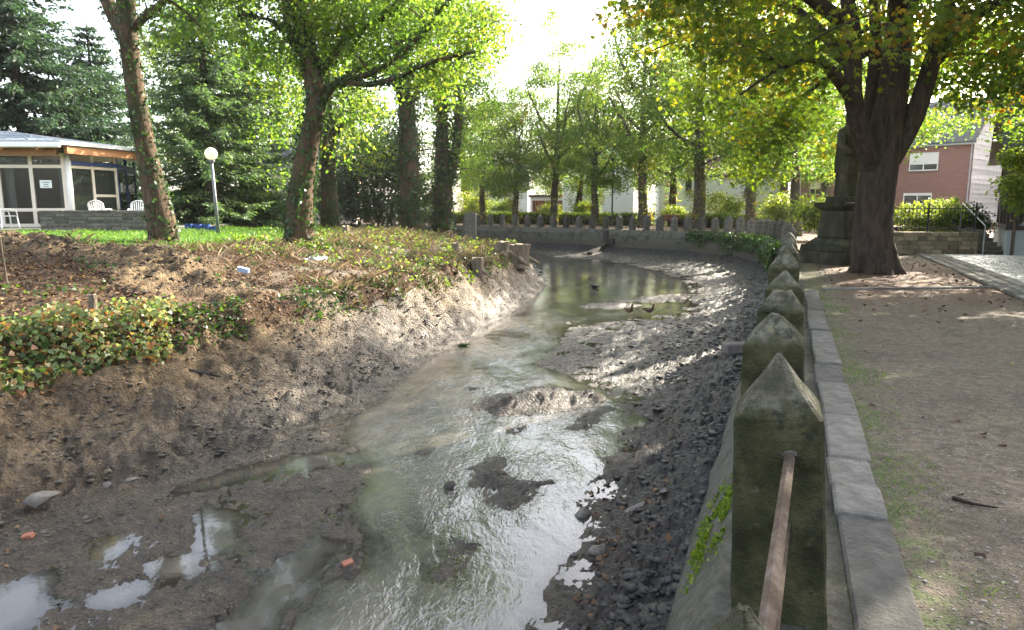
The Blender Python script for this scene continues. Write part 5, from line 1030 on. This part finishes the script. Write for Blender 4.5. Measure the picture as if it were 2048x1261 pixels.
T(q.build('concrete_post', M['slab'], None, bevel=.015, loc=(x_, y_, zg)), 'square pale concrete slab post at the bank edge before the water bend', 'post')
sl = empty('sluice_beam'); p, d, n = wall_frame(float(WALL_S[np.argmin(np.abs(WALL[:, 0] - 7.0) + (WALL[:, 1] < 40) * 99)])); sl.location = (p[0], p[1], 0); q = MB(); m0 = -n * .62; q.bar((m0[0], m0[1], -1.5), (m0[0], m0[1], -.06), .34, .22, up=(n[0], n[1], 0)); q.build('post', M['timber'], sl)
m1 = -n * .9 + d * .0; m2 = np.array([-1.9, -3.6]); q = MB(); q.bar((m0[0] + .1, m0[1] - .1, -1.0), (m2[0], m2[1], -1.5), .34, .28); q.build('beam', M['timber'], sl); q = MB(); q.bar((m0[0] + d[0] * -.2, m0[1] + d[1] * -.2, -.85), (m0[0] + d[0] * -.75, m0[1] + d[1] * -.75, -.85), .2, .5); q.build('block', M['timber'], sl); T(sl, 'dark timber sluice post and slanting beam against the far moat wall', 'sluice')
x_, y_, z_ = at(1476, 696, 9.0); q = MB(); q.box(-.3, .3, -.09, .09, -.07, .07); ob = q.build('stone_block', M['darkstone'], None, bevel=.02, loc=(x_ + .1, y_, z_), rz=R(8)); T(ob, 'dark stone block jutting from the wall towards the mud', 'block')

# ================================================================== GROUND COVER AND SMALL THINGS
FC = VT[Q].mean(1); A = TA
FA = np.linalg.norm(np.cross(VT[Q[:, 2]] - VT[Q[:, 0]], VT[Q[:, 3]] - VT[Q[:, 1]]), axis=1) * .5
def fmean(a): return a[Q].mean(1)
fb, fwd, foff, fsd, fgrass, flit, fmound = (fmean(v) for v in (A['b'], A['wd'], A['off'], A['sdw'], grass, litter, A['mound']))
fx_, fy_ = FC[:, 0], np.maximum(FC[:, 1], .3)
inview = (fy_ > .8) & (np.abs(fx_) < .86 * fy_ + 2.5)
def scatter(mask, n, r):
    wgt = mask * FA * inview; k = r.choice(len(Q), n, p=wgt / wgt.sum()); u = r.random((n, 1)); v = r.random((n, 1)); q = VT[Q[k]]
    P = (q[:, 0] * (1 - u) + q[:, 1] * u) * (1 - v) + (q[:, 3] * (1 - u) + q[:, 2] * u) * v
    N = np.cross(q[:, 2] - q[:, 0], q[:, 3] - q[:, 1]); N /= np.linalg.norm(N, axis=1)[:, None] + 1e-9; return P, N, k
def leaves_on(name, mask, n, size, lift, mat, seed, up=.7, tint=(.5, .2), axz=0.0, asp=.8, label=None):
    r = np.random.default_rng(seed); P, N, k = scatter(mask, n, r); ax = rand_unit(n, r, .6); ax[:, 2] += axz
    P = P + np.array([0, 0, 1]) * np.abs(r.normal(0, lift, n))[:, None]; L = size * r.uniform(.6, 1.35, n)
    V, Fc = leaf_quads(P, ax, N * up + rand_unit(n, r) * (1 - up) * 1.4, L, L * asp)
    return K(obj(name, V, Fc, mat, tint=np.clip(r.normal(*tint, n), 0, 1)), 'stuff', label)
def blades(name, mask, n, h, w_, mat, seed, lean=.35, tint=(.5, .18), label=None):
    r = np.random.default_rng(seed); P, N, k = scatter(mask, n, r); a = r.random(n) * 6.28; sd_ = np.stack([np.cos(a), np.sin(a), a * 0], -1); H = h * r.uniform(.5, 1.4, n)[:, None]
    ln = r.normal(0, lean, (n, 3)) * H; ln[:, 2] = 0; V = np.stack([P - sd_ * w_, P + sd_ * w_, P + ln * .4 + np.array([0, 0, .6]) * H + sd_ * w_ * .6, P + ln + np.array([0, 0, 1.0]) * H], 1)
    return K(obj(name, V.reshape(-1, 3), np.arange(n * 4).reshape(n, 4), mat, tint=np.clip(r.normal(*tint, n), 0, 1)), 'stuff', label)
M['grass'] = mat_leaf('grass_blade', [(0, (.03, .07, .010)), (.5, (.075, .16, .018)), (1, (.15, .20, .05))], .4, (2.0, 2.0, .8))
M['fallen'] = mat_leaf('fallen_leaf', [(0, (.022, .013, .008)), (.4, (.07, .038, .02)), (.7, (.13, .075, .038)), (.9, (.22, .14, .065)), (1, (.26, .2, .05))], .2, (1.4, 1.2, .8), .7)
M['drygrass'] = mat_leaf('dry_stems', [(0, (.06, .04, .025)), (.5, (.14, .10, .06)), (1, (.28, .22, .13))], .2, (1.3, 1.2, .9), .8)
bankn = fbm(fx_ * .8, fy_ * .8, 3, 101); edge = np.exp(-((fb - fwd - .55) / .75) ** 2); top_ = (fb > fwd - .15)
tree_b = np.exp(-((fx_ + 10) ** 2 + (fy_ - 20) ** 2) / 2.2) + np.exp(-((fx_ + 6.2) ** 2 + (fy_ - 20.6) ** 2) / 4.0)
dens = fy_ ** -.6                                                        # leaves need not be as close far away
leaves_on('ground_ivy', top_ * (1 - .8 * (fmound > .35)) * (fgrass < .5) * np.clip(-.12 + .8 * edge * (bankn > -.1) + 1.6 * tree_b + .9 * bankn, 0, 3) * (fy_ < 45) * dens, 12000, .075, .05, M['ivy'], 102, .55, (.5, .22), .1, label='low green ivy covering the crest of the left bank')
leaves_on('bank_leaf_litter', top_ * np.clip(flit + .15, 0, 1) * (fgrass < .6) * (fy_ < 45) * dens, 32000, .07, .012, M['fallen'], 103, .75, (.45, .22), label='brown fallen leaves strewn over the left bank')
blades('lawn_grass', (fgrass > .35) * (fy_ < 40) * fgrass * fy_ ** -.4, 52000, .085, .007, M['grass'], 104, label='mown green lawn before the pavilion')
blades('bank_weeds', top_ * (fgrass < .6) * np.clip(bankn + .25, 0, 1) * (fmound < .3) * (fy_ > 14) * (fy_ < 45) * dens, 6000, .22, .005, M['drygrass'], 105, .9, label='dry stems and weeds along the bank')
leaves_on('bank_weed_leaves', top_ * sstep(15, 21, fy_) * (fy_ < 45) * np.clip(fbm(fx_ * 1.3, fy_ * 1.3, 3, 111) + .1, 0, 1) * (fx_ > -9), 7000, .085, .10, M['shrub'], 106, .4, (.3, .25), .3, label='knee-high green weeds on the far part of the left bank')
leaves_on('path_leaves', (foff > .65) * (sstep(9, 14, fy_) + .2 + .5 * sat(fbm(fx_ * .7, fy_ * .7, 3, 119))) * (fy_ < 60) * (fy_ > 1.5), 9500, .085, .008, M['fallen'], 107, .8, (.5, .22), label='fallen chestnut leaves on the path')
leaves_on('mud_leaves', (foff < -.7) * (fb < fwd) * (fsd < -.05) * (.25 + (fx_ > .1 * fy_)) * np.clip(fbm(fx_ * .9, fy_ * .9, 3, 112) + .2, 0, 1) * dens, 3600, .065, .008, M['fallen'], 108, .8, (.45, .22), label='dead leaves stuck in the mud')
blades('kerb_grass', (foff > .6) * (foff < .95) * (fy_ < 14) * np.clip(fbm(fx_ * 1.6, fy_ * 1.6, 3, 113) + .05, 0, 1), 1500, .022, .0018, M['grass'], 109, .9, label='short grass tufts along the kerb')
blades('path_grass', (foff > .95) * (fy_ < 14) * np.clip(fbm(fx_ * .8, fy_ * .8, 3, 114) - .2, 0, 1) * (fx_ < 7), 500, .018, .0018, M['grass'], 110, .9, label='thin grass patches in the gravel')
# clods and pebbles
def lump(seed, k=1):
    bm = bmesh.new(); bmesh.ops.create_icosphere(bm, subdivisions=k, radius=1); r = np.random.default_rng(seed); V = np.array([v.co[:] for v in bm.verts]); Fc = np.array([[v.index for v in f.verts] for f in bm.faces]); bm.free()
    V *= (1 + r.normal(0, .30, (len(V), 1))); V += r.normal(0, .12, V.shape); V[:, 2] *= .5; return V, Fc
LMP = [lump(i) for i in range(6)]
def lumps(name, mask, n, s0, s1, mat, seed, flat=.6, label=None, sink=.45):
    r = np.random.default_rng(seed); P, N, k = scatter(mask, n, r); Vs, Fs, b = [], [], 0; pick = r.integers(0, 6, n); sz = s0 * (s1 / s0) ** (r.random(n) ** 1.7); rz = r.random(n) * 6.28; st_ = r.uniform(.7, 1.5, n)
    for j in range(6):
        m_ = pick == j; V, Fc = LMP[j]; c, s__ = np.cos(rz[m_])[:, None], np.sin(rz[m_])[:, None]; z_ = sz[m_][:, None]
        x_, y_ = V[None, :, 0] * z_ * st_[m_][:, None], V[None, :, 1] * z_
        W_ = np.stack([c * x_ - s__ * y_, s__ * x_ + c * y_, V[None, :, 2] * z_ * flat / .6], -1) + (P[m_] + N[m_] * (sz[m_] * (.5 - sink))[:, None])[:, None]
        mm = m_.sum(); Vs.append(W_.reshape(-1, 3)); Fs.append((Fc[None] + (np.arange(mm) * len(V))[:, None, None]).reshape(-1, 3) + b); b += mm * len(V)
    return K(obj(name, np.vstack(Vs), np.vstack(Fs), mat, smooth=False), 'stuff', label)
M['clod'] = (lambda t: (lambda P: t.done(t.bsdf(color=t.ramp(t.noise(P, 14, 6, .7), [(.3, (.007, .007, .007)), (.55, (.022, .020, .018)), (.75, (.055, .048, .04))]), rough=t.val(t.noise(P, 5, 5, .7), .35, .62, .2, .6), spec=.4, normal=t.bump(t.noise(P, 45, 5, .7), .8, .02))))(t.coord()))(NT('wet_mud_clod'))
M['soil'] = mat_rough('dry_soil_clod', [(.3, (.035, .025, .018)), (.55, (.09, .068, .048)), (.75, (.16, .125, .09))], 14, .9, .8, 50, .02)
M['bankclod'] = mat_rough('greyish_mud_crumb', [(.3, (.045, .038, .030)), (.55, (.10, .085, .066)), (.75, (.17, .145, .11))], 14, .75, .8, 50, .02, .4)
M['pebble'] = mat_rough('pale_pebble', [(.3, (.06, .05, .04)), (.5, (.15, .13, .108)), (.66, (.30, .27, .235))], 40, .8, .2, 80, .002)
rside = fmean(A['rightside'])
lumps('mud_clods', (foff < -.6) * (fb < .1) * (fsd < -.03) * rside * (fmean(A['rr']) ** 1.5 + .03) * np.clip(.35 + fbm(fx_ * 1.2, fy_ * 1.2, 3, 120), .05, 1.5) * fy_ ** -.7 * (fy_ < 40), 6500, .010, .075, M['clod'], 121, .45, 'wet black mud clods along the foot of the wall')
lumps('bank_clods', (fb > -.4) * (fb < fwd + .3) * (fsd < -.05) * np.clip(.3 + fbm(fx_ * 1.2, fy_ * 1.2, 3, 122), .05, 1.5) * fy_ ** -.7 * (fy_ < 32), 5000, .008, .05, M['bankclod'], 123, .4, 'soil crumbs and stones on the left bank slope')
lumps('mudflat_crumbs', (fb < .2) * (fsd < -.02) * (1 - rside) * (fy_ < 14), 3500, .006, .022, M['bankclod'], 124, .4, 'mud crumbs on the flat between puddles')
lumps('mound_clods', (fmound > .3) * (fb > 0), 1500, .012, .07, M['soil'], 125, .5, 'soil clods on the dug-up mound')
lumps('path_pebbles', (foff > .62) * (fy_ < 16) * np.clip(.4 + fbm(fx_ * .8, fy_ * .8, 3, 126), .05, 1.3) * fy_ ** -1.2, 20000, .003, .013, M['pebble'], 127, .5, 'pale gravel pebbles on the path')
# ------------------------------------------------------------------ ivy bush of the near left bank and ivy on the wall bend
r = np.random.default_rng(130); n = 6500; mk = (fb > fwd - .35) * (fb < fwd + .95 + .3 * fbm(fx_, fy_, 2, 133)) * (fy_ < 12.4) * (fy_ > 6.5) * (fx_ < -.50 * fy_ + .25 * fbm(fx_ * 1.5, fy_ * 1.5, 2, 134))
P, N, k = scatter(mk, n, r); hgt = .30 * np.exp(-((fb[k] - fwd[k] - .3) / .7) ** 2) * (1 + .9 * fbm(P[:, 0] * 1.7, P[:, 1] * 1.7, 3, 131))
P = P + np.array([.0, 0, 1]) * (hgt * r.random(n) ** .5 + .02)[:, None] + rand_unit(n, r) * .05; front = np.clip(1 - (fb[k] - fwd[k] + .35) / .6, 0, 1); P[:, 2] += -.05 * front
L = .074 * r.uniform(.5, 1.5, n); ax = rand_unit(n, r, .3); ax[:, 2] -= .5; V, Fc = leaf_quads(P, ax, rand_unit(n, r) * .7 + np.array([.3, -.3, .8]), L, L * .9)
M['ivy_sunpaint'] = mat_leaf('sun_painted_ivy_leaf', [(0, (.03, .06, .018)), (.35, (.075, .13, .04)), (.65, (.17, .21, .09)), (.84, (.28, .29, .15)), (.92, (.26, .14, .06)), (1, (.2, .09, .04))], .45, (2.0, 2.0, .9), .4)  # brightness of sun on the bush is put into the pale leaf colours
iv = obj('ivy_bush', V, Fc, M['ivy_sunpaint'], tint=np.clip(r.normal(.68, .3, n), 0, 1)); T(iv, 'dense mounded ivy bush with leaves coloured pale as if sunlit at the near left bank', 'ivy bush')
Vs = []; Fs = []; Tn = []; b = 0; sa_, sb_ = wall_s_at_y(27), wall_s_at_y(43.3); n = 6500; ss = r.uniform(sa_, sb_, n); Pp = []
for s_ in ss: p, d, nn = wall_frame(s_); Pp.append((*p, *nn))
Pp = np.array(Pp); o_ = r.normal(-.3, .22, n); o_ = np.clip(o_, -.62, .2); dense = fbm(ss * .6, ss * 0, 3, 132); zz = np.where(o_ < -.3, -.05 - np.abs(o_ + .3) * 1.6 * (.7 + .6 * dense), 0) + np.abs(r.normal(0, .06, n)); hang = r.random(n) < .3; zz = np.where(hang, -r.random(n) ** 1.6 * (.75 + .5 * dense), zz); o_ = np.where(hang, -.50 - .08 * r.random(n) + zz * .12, o_)
P = np.stack([Pp[:, 0] + Pp[:, 2] * o_, Pp[:, 1] + Pp[:, 3] * o_, zz], -1); L = .15 * r.uniform(.6, 1.3, n); ax = rand_unit(n, r); ax[:, 2] -= .6; V, Fc = leaf_quads(P, ax, rand_unit(n, r) * .6 + np.stack([-Pp[:, 2], -Pp[:, 3], np.full(n, .7)], -1), L, L * .85)
T(obj('wall_ivy', V, Fc, M['ivy'], tint=np.clip(r.normal(.55, .22, n), 0, 1)), 'ivy spilling over the capping of the wall bend below the bollards', 'ivy')

# ------------------------------------------------------------------ stones, bricks, stumps, litter
def rock(name, label, px, py, z, sx, sy, sz, seed, mat, rz=0, cat='stone', group=None, k=2):
    x_, y_ = on(px, py, z); 
    for _ in range(6): zg = ground_z(x_, y_); x_, y_ = on(px, py, zg)
    bm = bmesh.new(); bmesh.ops.create_icosphere(bm, subdivisions=k, radius=1); V = np.array([v.co[:] for v in bm.verts]); Fc = np.array([[v.index for v in f.verts] for f in bm.faces]); bm.free(); r_ = np.random.default_rng(seed)
    V = np.sign(V) * np.abs(V) ** .75; pl_ = rand_unit(7, r_)
    for d in np.vstack([pl_, rand_unit(6, r_)]): q = V @ d; V = V - np.outer(np.maximum(q - .5, 0), d)
    V = V * (1 + r_.normal(0, .035, (len(V), 1))) * np.array([sx, sy, sz]); o = obj(name, V, Fc, mat); o.location = (x_, y_, max(zg, WZ) + sz * .25); o.rotation_euler = (R(r_.uniform(-8, 8)), R(r_.uniform(-8, 8)), rz); return T(o, label, cat, group)
ROCKS = [('stone', 'long grey slab of stone lying in the black mud near the wall', 1275, 1018, .24, .10, .06, 'darkstone', .6), ('stone', 'large dark stone embedded low on the near left bank', 75, 1005, .24, .16, .12, 'darkstone', .3), ('stone', 'flat dark stone right beside the large one on the left bank', 215, 972, .16, .1, .06, 'darkstone', .1), ('stone', 'grey stone half sunk near the tail of the green pool', 262, 962, .12, .09, .05, 'darkstone', .8),
  ('stone', 'angular grey stone below the end of the ivy bush', 362, 690, .17, .12, .12, 'darkstone', .5), ('stone', 'upright pinkish stone below the ivy bush end', 335, 700, .08, .06, .14, 'stone', .2), ('stone', 'pale rounded stone in the rubble under the undercut bank', 470, 665, .14, .1, .09, 'stone', .9), ('stone', 'small pale stone at the top of the mud slope', 445, 672, .1, .08, .06, 'stone', .4), ('stone', 'tan stone low on the dry part of the left mud', 198, 768, .06, .05, .04, 'stone', .4),
  ('stone', 'dark wet rock at the water edge near the wall', 1200, 1105, .13, .1, .08, 'darkstone', 1.0), ('stone', 'dark pointed rock where the channel meets the black mud', 1165, 1040, .14, .1, .09, 'darkstone', .2), ('stone', 'flat rock in the black mud beside the moss patch', 1330, 985, .15, .09, .05, 'darkstone', .8), ('stone', 'small grey rock near the lower right mud edge', 1255, 1210, .1, .08, .05, 'darkstone', .4), ('stone', 'rounded dark rock sticking out of the channel', 900, 1003, .08, .06, .07, 'darkstone', .3),
  ('brick', 'broken red brick at the water edge', 697, 1133, .06, .04, .035, 'brickp', .5), ('brick', 'orange brick fragment lying on the near left mud', 57, 1078, .05, .045, .05, 'brickp', .2), ('stone', 'mossy lump on the mud by the channel', 926, 692, .22, .12, .07, 'mossy', .1), ('stone', 'stone slab leaning at the upper mud slope below the mound', 520, 655, .16, .06, .04, 'darkstone', .2), ('stone', 'dull stone on the near left slope above the sandy strip', 215, 945, .07, .05, .05, 'stone', .5), ('stone', 'wedge of stone at the far left edge of the slope', 28, 860, .08, .06, .05, 'stone', .5)]
M['brickp'] = mat_rough('broken_brick', [(.3, (.2, .07, .04)), (.7, (.26, .12, .08))], 12, .9, .5, 50, .01); M['mossy'] = mat_rough('moss', [(.3, (.03, .05, .012)), (.7, (.09, .14, .03))], 12, .95, .8, 60, .03)
def brick(label, px, py, rz):
    x_, y_ = on(px, py, -1.5)
    for _ in range(6): zg = ground_z(x_, y_); x_, y_ = on(px, py, zg)
    q = MB(); q.hexa([(-.075, -.055, -.035), (.06, -.055, -.035), (.08, .05, -.035), (-.075, .055, -.035), (-.07, -.055, .035), (.05, -.05, .03), (.065, .035, .035), (-.075, .055, .03)])
    o = q.build('brick', M['brickp'], None, bevel=.008, loc=(x_, y_, max(zg, WZ) + .03), rz=rz); o.rotation_euler = (R(10), R(-14), rz); o.scale = (.7, .7, .7); return T(o, label, 'brick')
for i, (nm, lb, px, py, sx, sy, sz, mt, rz) in enumerate(ROCKS):
  if nm == 'brick': brick(lb, px, py, rz)
  else: rock(nm, lb, px, py, -1.4, sx, sy, sz, 200 + i, M[mt], rz, nm if nm == 'brick' else 'stone')
M['stump'] = mat_bark('weathered_wood', (.07, .055, .04), (.25, .20, .15), 1.4); M['cutwood'] = mat_rough('cut_wood', [(.3, (.22, .16, .11)), (.7, (.36, .28, .2))], 9, .85, .4, 40, .01)
def stump(label, px, py, Y_, rad, h, seed, lean=(0, 0), roots=5):
    x_, y_, z_ = at(px, py, Y_); z_ = ground_z(x_, y_); s_ = empty('tree_stump', (x_, y_, z_)); r_ = np.random.default_rng(seed); n_ = 18; V = []; zs_ = [-.25, 0, h * .3, h * .7, h]
    for j, z in enumerate(zs_):
        for i in range(n_): th = 2 * math.pi * i / n_; k_ = (1.35, 1.15, 1.0, .95, .93)[j] * (1 + .09 * math.sin(th * 5 + seed) + r_.normal(0, .03)); V.append((rad * k_ * math.cos(th) + lean[0] * z, rad * k_ * math.sin(th) + lean[1] * z, z + (r_.normal(0, .02) if j == 4 else 0)))
    q = MB(); q.add(V, [[j * n_ + i, j * n_ + (i + 1) % n_, (j + 1) * n_ + (i + 1) % n_, (j + 1) * n_ + i] for j in range(4) for i in range(n_)])
    for k_ in range(roots): a = k_ * 6.28 / roots + r_.random(); q.tube([(math.cos(a) * rad * .8, math.sin(a) * rad * .8, h * .25), (math.cos(a) * rad * 1.5, math.sin(a) * rad * 1.5, .02), (math.cos(a + .2) * rad * 2.2, math.sin(a + .2) * rad * 2.2, -.12)], [rad * .28, rad * .2, rad * .08], 7)
    q.build('bole', M['stump'], s_, smooth=True); q = MB(); tp_ = V[-n_:]; c_ = np.mean(tp_, 0); q.add([(c_[0] + (v[0] - c_[0]) * .97, c_[1] + (v[1] - c_[1]) * .97, v[2] + .003) for v in tp_] + [(c_[0], c_[1], c_[2] + .01)], [(i, (i + 1) % n_, n_) for i in range(n_)]); q.build('cut_top', M['cutwood'], s_); return T(s_, label, 'tree stump')
stump('squat brown tree stump on the bank edge left of the point', 955, 530, 21.5, .2, .5, 1); stump('small stump poking from the weeds behind the squat brown one', 912, 492, 24, .15, .35, 2, roots=3); stump('pale weathered big stump on the tip of the left bank', 1032, 497, 26.6, .42, .62, 3, (.25, .1), 7); stump('grey root stump hanging over the muddy point', 1000, 515, 25.6, .26, .4, 4, (.3, -.2), 7); stump('dead pinkish stub standing in the ivy bush', 193, 690, 10.2, .06, .42, 6, (.02, 0), 2); stump('greyish stump stub in the grass right of the peeling ivy tree', 692, 478, 26, .14, .4, 7, roots=3)
def place(px, py, z=.3):
    x_, y_ = on(px, py, z)
    for _ in range(8): zg = ground_z(x_, y_); x_, y_ = on(px, py, zg)
    return x_, y_, zg
x_, y_, z_ = place(487, 547); c = empty('drink_carton', (x_, y_, z_ + .05), R(-12)); c.rotation_euler = (R(8), R(12), R(-8)); c.scale = (.62, .62, .62); q = MB(); q.box(-.16, .16, -.06, .06, -.05, .07); q.build('body', M['bluegrey'] if 'bluegrey' in M else M.setdefault('bluegrey', mat_plain('blue_grey_card', (.25, .30, .42), .5)), c, bevel=.01); q = MB(); q.box(-.155, .155, -.055, .055, .071, .075); q.build('label_panel', M['paper'], c); q = MB(); q.box(-.10, .06, -.03, .02, .0755, .0765); q.build('print', M['steel'], c); T(c, 'blue and white drink carton lying on the leaf litter', 'litter')
x_, y_, z_ = place(633, 524); V = []; r = np.random.default_rng(8)
for i in range(7):
    for j in range(6): V.append(((i - 3) * .065 + r.normal(0, .012), (j - 2.5) * .055 + r.normal(0, .012), .03 + abs(r.normal(0, .045))))
q = MB(); q.add(V, [(i * 6 + j, (i + 1) * 6 + j, (i + 1) * 6 + j + 1, i * 6 + j + 1) for i in range(6) for j in range(5)]); T(q.build('plastic_bag', M['paper'], None, loc=(x_, y_, z_)), 'crumpled white plastic sheet on the litter below the peeling ivy tree', 'litter')
for (px, py, Lb, lb) in ((1188, 575, .12, 'small black waterbird standing in the far shallow pool'),):
    pass
# branches and sticks
def stick(label, pts, rad, mat='bark_s', lift=.03):
    P = []
    for px, py in pts: x_, y_, z_ = place(px, py, -.8); P.append((x_, y_, z_ + lift))
    q = MB(); P = [tuple(v) for v in spline(P, .12)]; q.tube(P, list(np.linspace(rad, rad * .4, len(P))), 6); return T(q.build('branch', M[mat], None, smooth=True), label, 'branch')
stick('long grey branch lying on the near left slope', [(40, 800), (100, 780), (160, 750), (185, 735)], .03); stick('thin stick lying across the mud slope below the mound', [(380, 745), (415, 755), (440, 760)], .02); stick('dead stick lying on the gravel at right', [(1905, 1000), (1945, 1012), (1995, 1020)], .012, lift=.012); stick('light twig reaching from the undercut bank', [(480, 645), (520, 655), (560, 650)], .015, 'stump')
x_, y_, z_ = place(14, 560); q = MB(); q.tube([(0, 0, -.05), (-.02, 0, .3), (-.03, 0, .6), (-.08, .02, .95)], [.012, .01, .008, .004], 6); T(q.build('sapling', M['stump'], None, loc=(x_, y_, z_)), 'thin bare sapling stem at the left edge', 'sapling')

# ------------------------------------------------------------------ ducks in the shallow water
M['duckb'] = mat_rough('brown_plumage', [(.3, (.05, .032, .02)), (.6, (.15, .10, .065)), (.8, (.25, .18, .12))], 30, .8, .4, 60, .01); M['duckh'] = mat_plain('dark_head_plumage', (.035, .028, .02), .5); M['bill'] = mat_plain('bill_horn', (.22, .15, .04), .5); M['blackf'] = mat_plain('black_plumage', (.012, .012, .014), .6)
def sweep(secs, n_=14):
    V = []; Fc = []
    for (x, z, ry, rz_) in secs:
        for i in range(n_): a = 2 * math.pi * i / n_; V.append((x, ry * math.cos(a), z + rz_ * math.sin(a)))
    m_ = len(secs)
    for j in range(m_ - 1):
        for i in range(n_): Fc.append([j * n_ + i, (j + 1) * n_ + i, (j + 1) * n_ + (i + 1) % n_, j * n_ + (i + 1) % n_])
    Fc.append([i for i in range(n_)]); Fc.append([(m_ - 1) * n_ + i for i in range(n_)][::-1]); return V, Fc
def duck(px, py, rz, label, body, head, sc=1.0, legs=.10):
    x_, y_ = on(px, py, WZ); d_ = empty('duck', (x_, y_, WZ), rz); q = MB(); s_ = sc; lz_ = legs
    V, Fc = sweep([(-.25, .118, .006, .006), (-.20, .118, .035, .018), (-.13, .108, .075, .055), (-.03, .10, .098, .082), (.07, .10, .095, .082), (.14, .125, .075, .07), (.185, .165, .048, .05), (.20, .21, .036, .036), (.208, .255, .034, .036), (.225, .29, .038, .036), (.262, .298, .034, .032), (.29, .29, .018, .018)])
    q.add([(a * s_, b_ * s_, c_ * s_ + lz_ - .02) for a, b_, c_ in V], Fc); q.build('body', body, d_, smooth=True)
    q = MB(); q.add([(a * s_, b_ * s_, c_ * s_ + lz_ - .02) for a, b_, c_ in [(.285, -.012, .293), (.285, .012, .293), (.345, .014, .275), (.345, -.014, .275), (.285, -.012, .28), (.285, .012, .28), (.345, .014, .268), (.345, -.014, .268)]], [(0, 1, 2, 3), (4, 7, 6, 5), (0, 4, 5, 1), (1, 5, 6, 2), (2, 6, 7, 3), (3, 7, 4, 0)]); q.build('bill', M['bill'], d_)
    for sy in (-1, 1):
        V, Fc = sweep([(-.22, .125, .004, .004), (-.14, .125, .012, .03), (-.02, .12, .016, .05), (.08, .118, .012, .045), (.13, .12, .004, .02)], 10); q = MB(); q.add([(a * s_, (b_ + sy * .085) * s_, c_ * s_ + lz_ - .015) for a, b_, c_ in V], Fc); q.build('wing', body, d_, smooth=True)
        if lz_ > .03: q = MB(); q.tube([(0, sy * .035 * s_, lz_ + .03), (.01, sy * .035 * s_, -.04)], .007, 6); q.build('leg', M['bill'], d_)
    return T(d_, label, 'duck')
duck(1258, 632, R(-75), 'brown duck with pale chest wading in the shallows, left of the pair', M['duckb'], None, .95); duck(1297, 632, R(-60), 'brown duck wading in the shallows, right of the pair', M['duckb'], None, .95); dk = duck(1190, 577, R(150), 'small black moorhen swimming in the far pool', M['blackf'], None, .9, .0); dk.name = 'moorhen'; dk['category'] = 'bird'

r = np.random.default_rng(140); n = 2600; ss = r.normal(wall_s_at_y(3.55), .28, n); oo = r.uniform(-.36, -.19, n); Pp = np.array([np.concatenate(wall_frame(v)[::2]) for v in ss]); zz = np.interp(oo, [-.37, -.2], [-.30, -.03])
kp = (fbm(ss * 3.5, zz * 6, 3, 141) > -.05) & (np.abs(ss - wall_s_at_y(3.55)) < .6); ss, oo, Pp, zz = ss[kp], oo[kp], Pp[kp], zz[kp]; n = len(ss)
P = np.stack([Pp[:, 0] + Pp[:, 2] * oo, Pp[:, 1] + Pp[:, 3] * oo, zz + np.abs(r.normal(0, .008, n))], -1); L = .022 * r.uniform(.6, 1.5, n); V, Fc = leaf_quads(P, rand_unit(n, r) + np.array([0, 0, .6]), rand_unit(n, r), L, L * .5)
M['moss'] = mat_leaf('bright_moss', [(0, (.04, .08, .008)), (.5, (.11, .17, .015)), (1, (.2, .26, .03))], .4, (1.8, 1.8, .7))
K(obj('wall_moss', V, Fc, M['moss'], tint=np.clip(r.normal(.5, .25, n), 0, 1)), 'stuff', 'bright green moss cushion on the wall slope beside the big dark bollard')
b2o = [o for o in bpy.data.objects if o.get('label') == blab[1]][0]
for zz_, sc_ in ((.672, .030), (.405, .026)):
    V, Fc = LMP[2]; mo = obj('mortar_plug', V * np.array([.35, 1.0, 1.6]) * sc_, Fc, M['bollard_pale'], b2o, smooth=True); mo.location = (-.160, -.045, zz_)
# ------------------------------------------------------------------ the hazy air of the backlit morning
q = MB(); q.box(-260, 260, -30, 430, -3.6, 26); hz = q.build('haze', None, None)
t = NT('haze_air'); hv = t.n('VolumePrincipled'); hv.inputs['Color'].default_value = (1, .97, .92, 1); hv.inputs['Density'].default_value = .00025; hv.inputs['Anisotropy'].default_value = .55
t.t.links.new(hv.outputs[0], t.out.inputs['Volume']); hz.data.materials.append(t.m); K(hz, 'stuff', 'thin bright morning haze')
cy.volume_bounces = 0; cy.volume_step_rate = 8; cy.volume_max_steps = 32
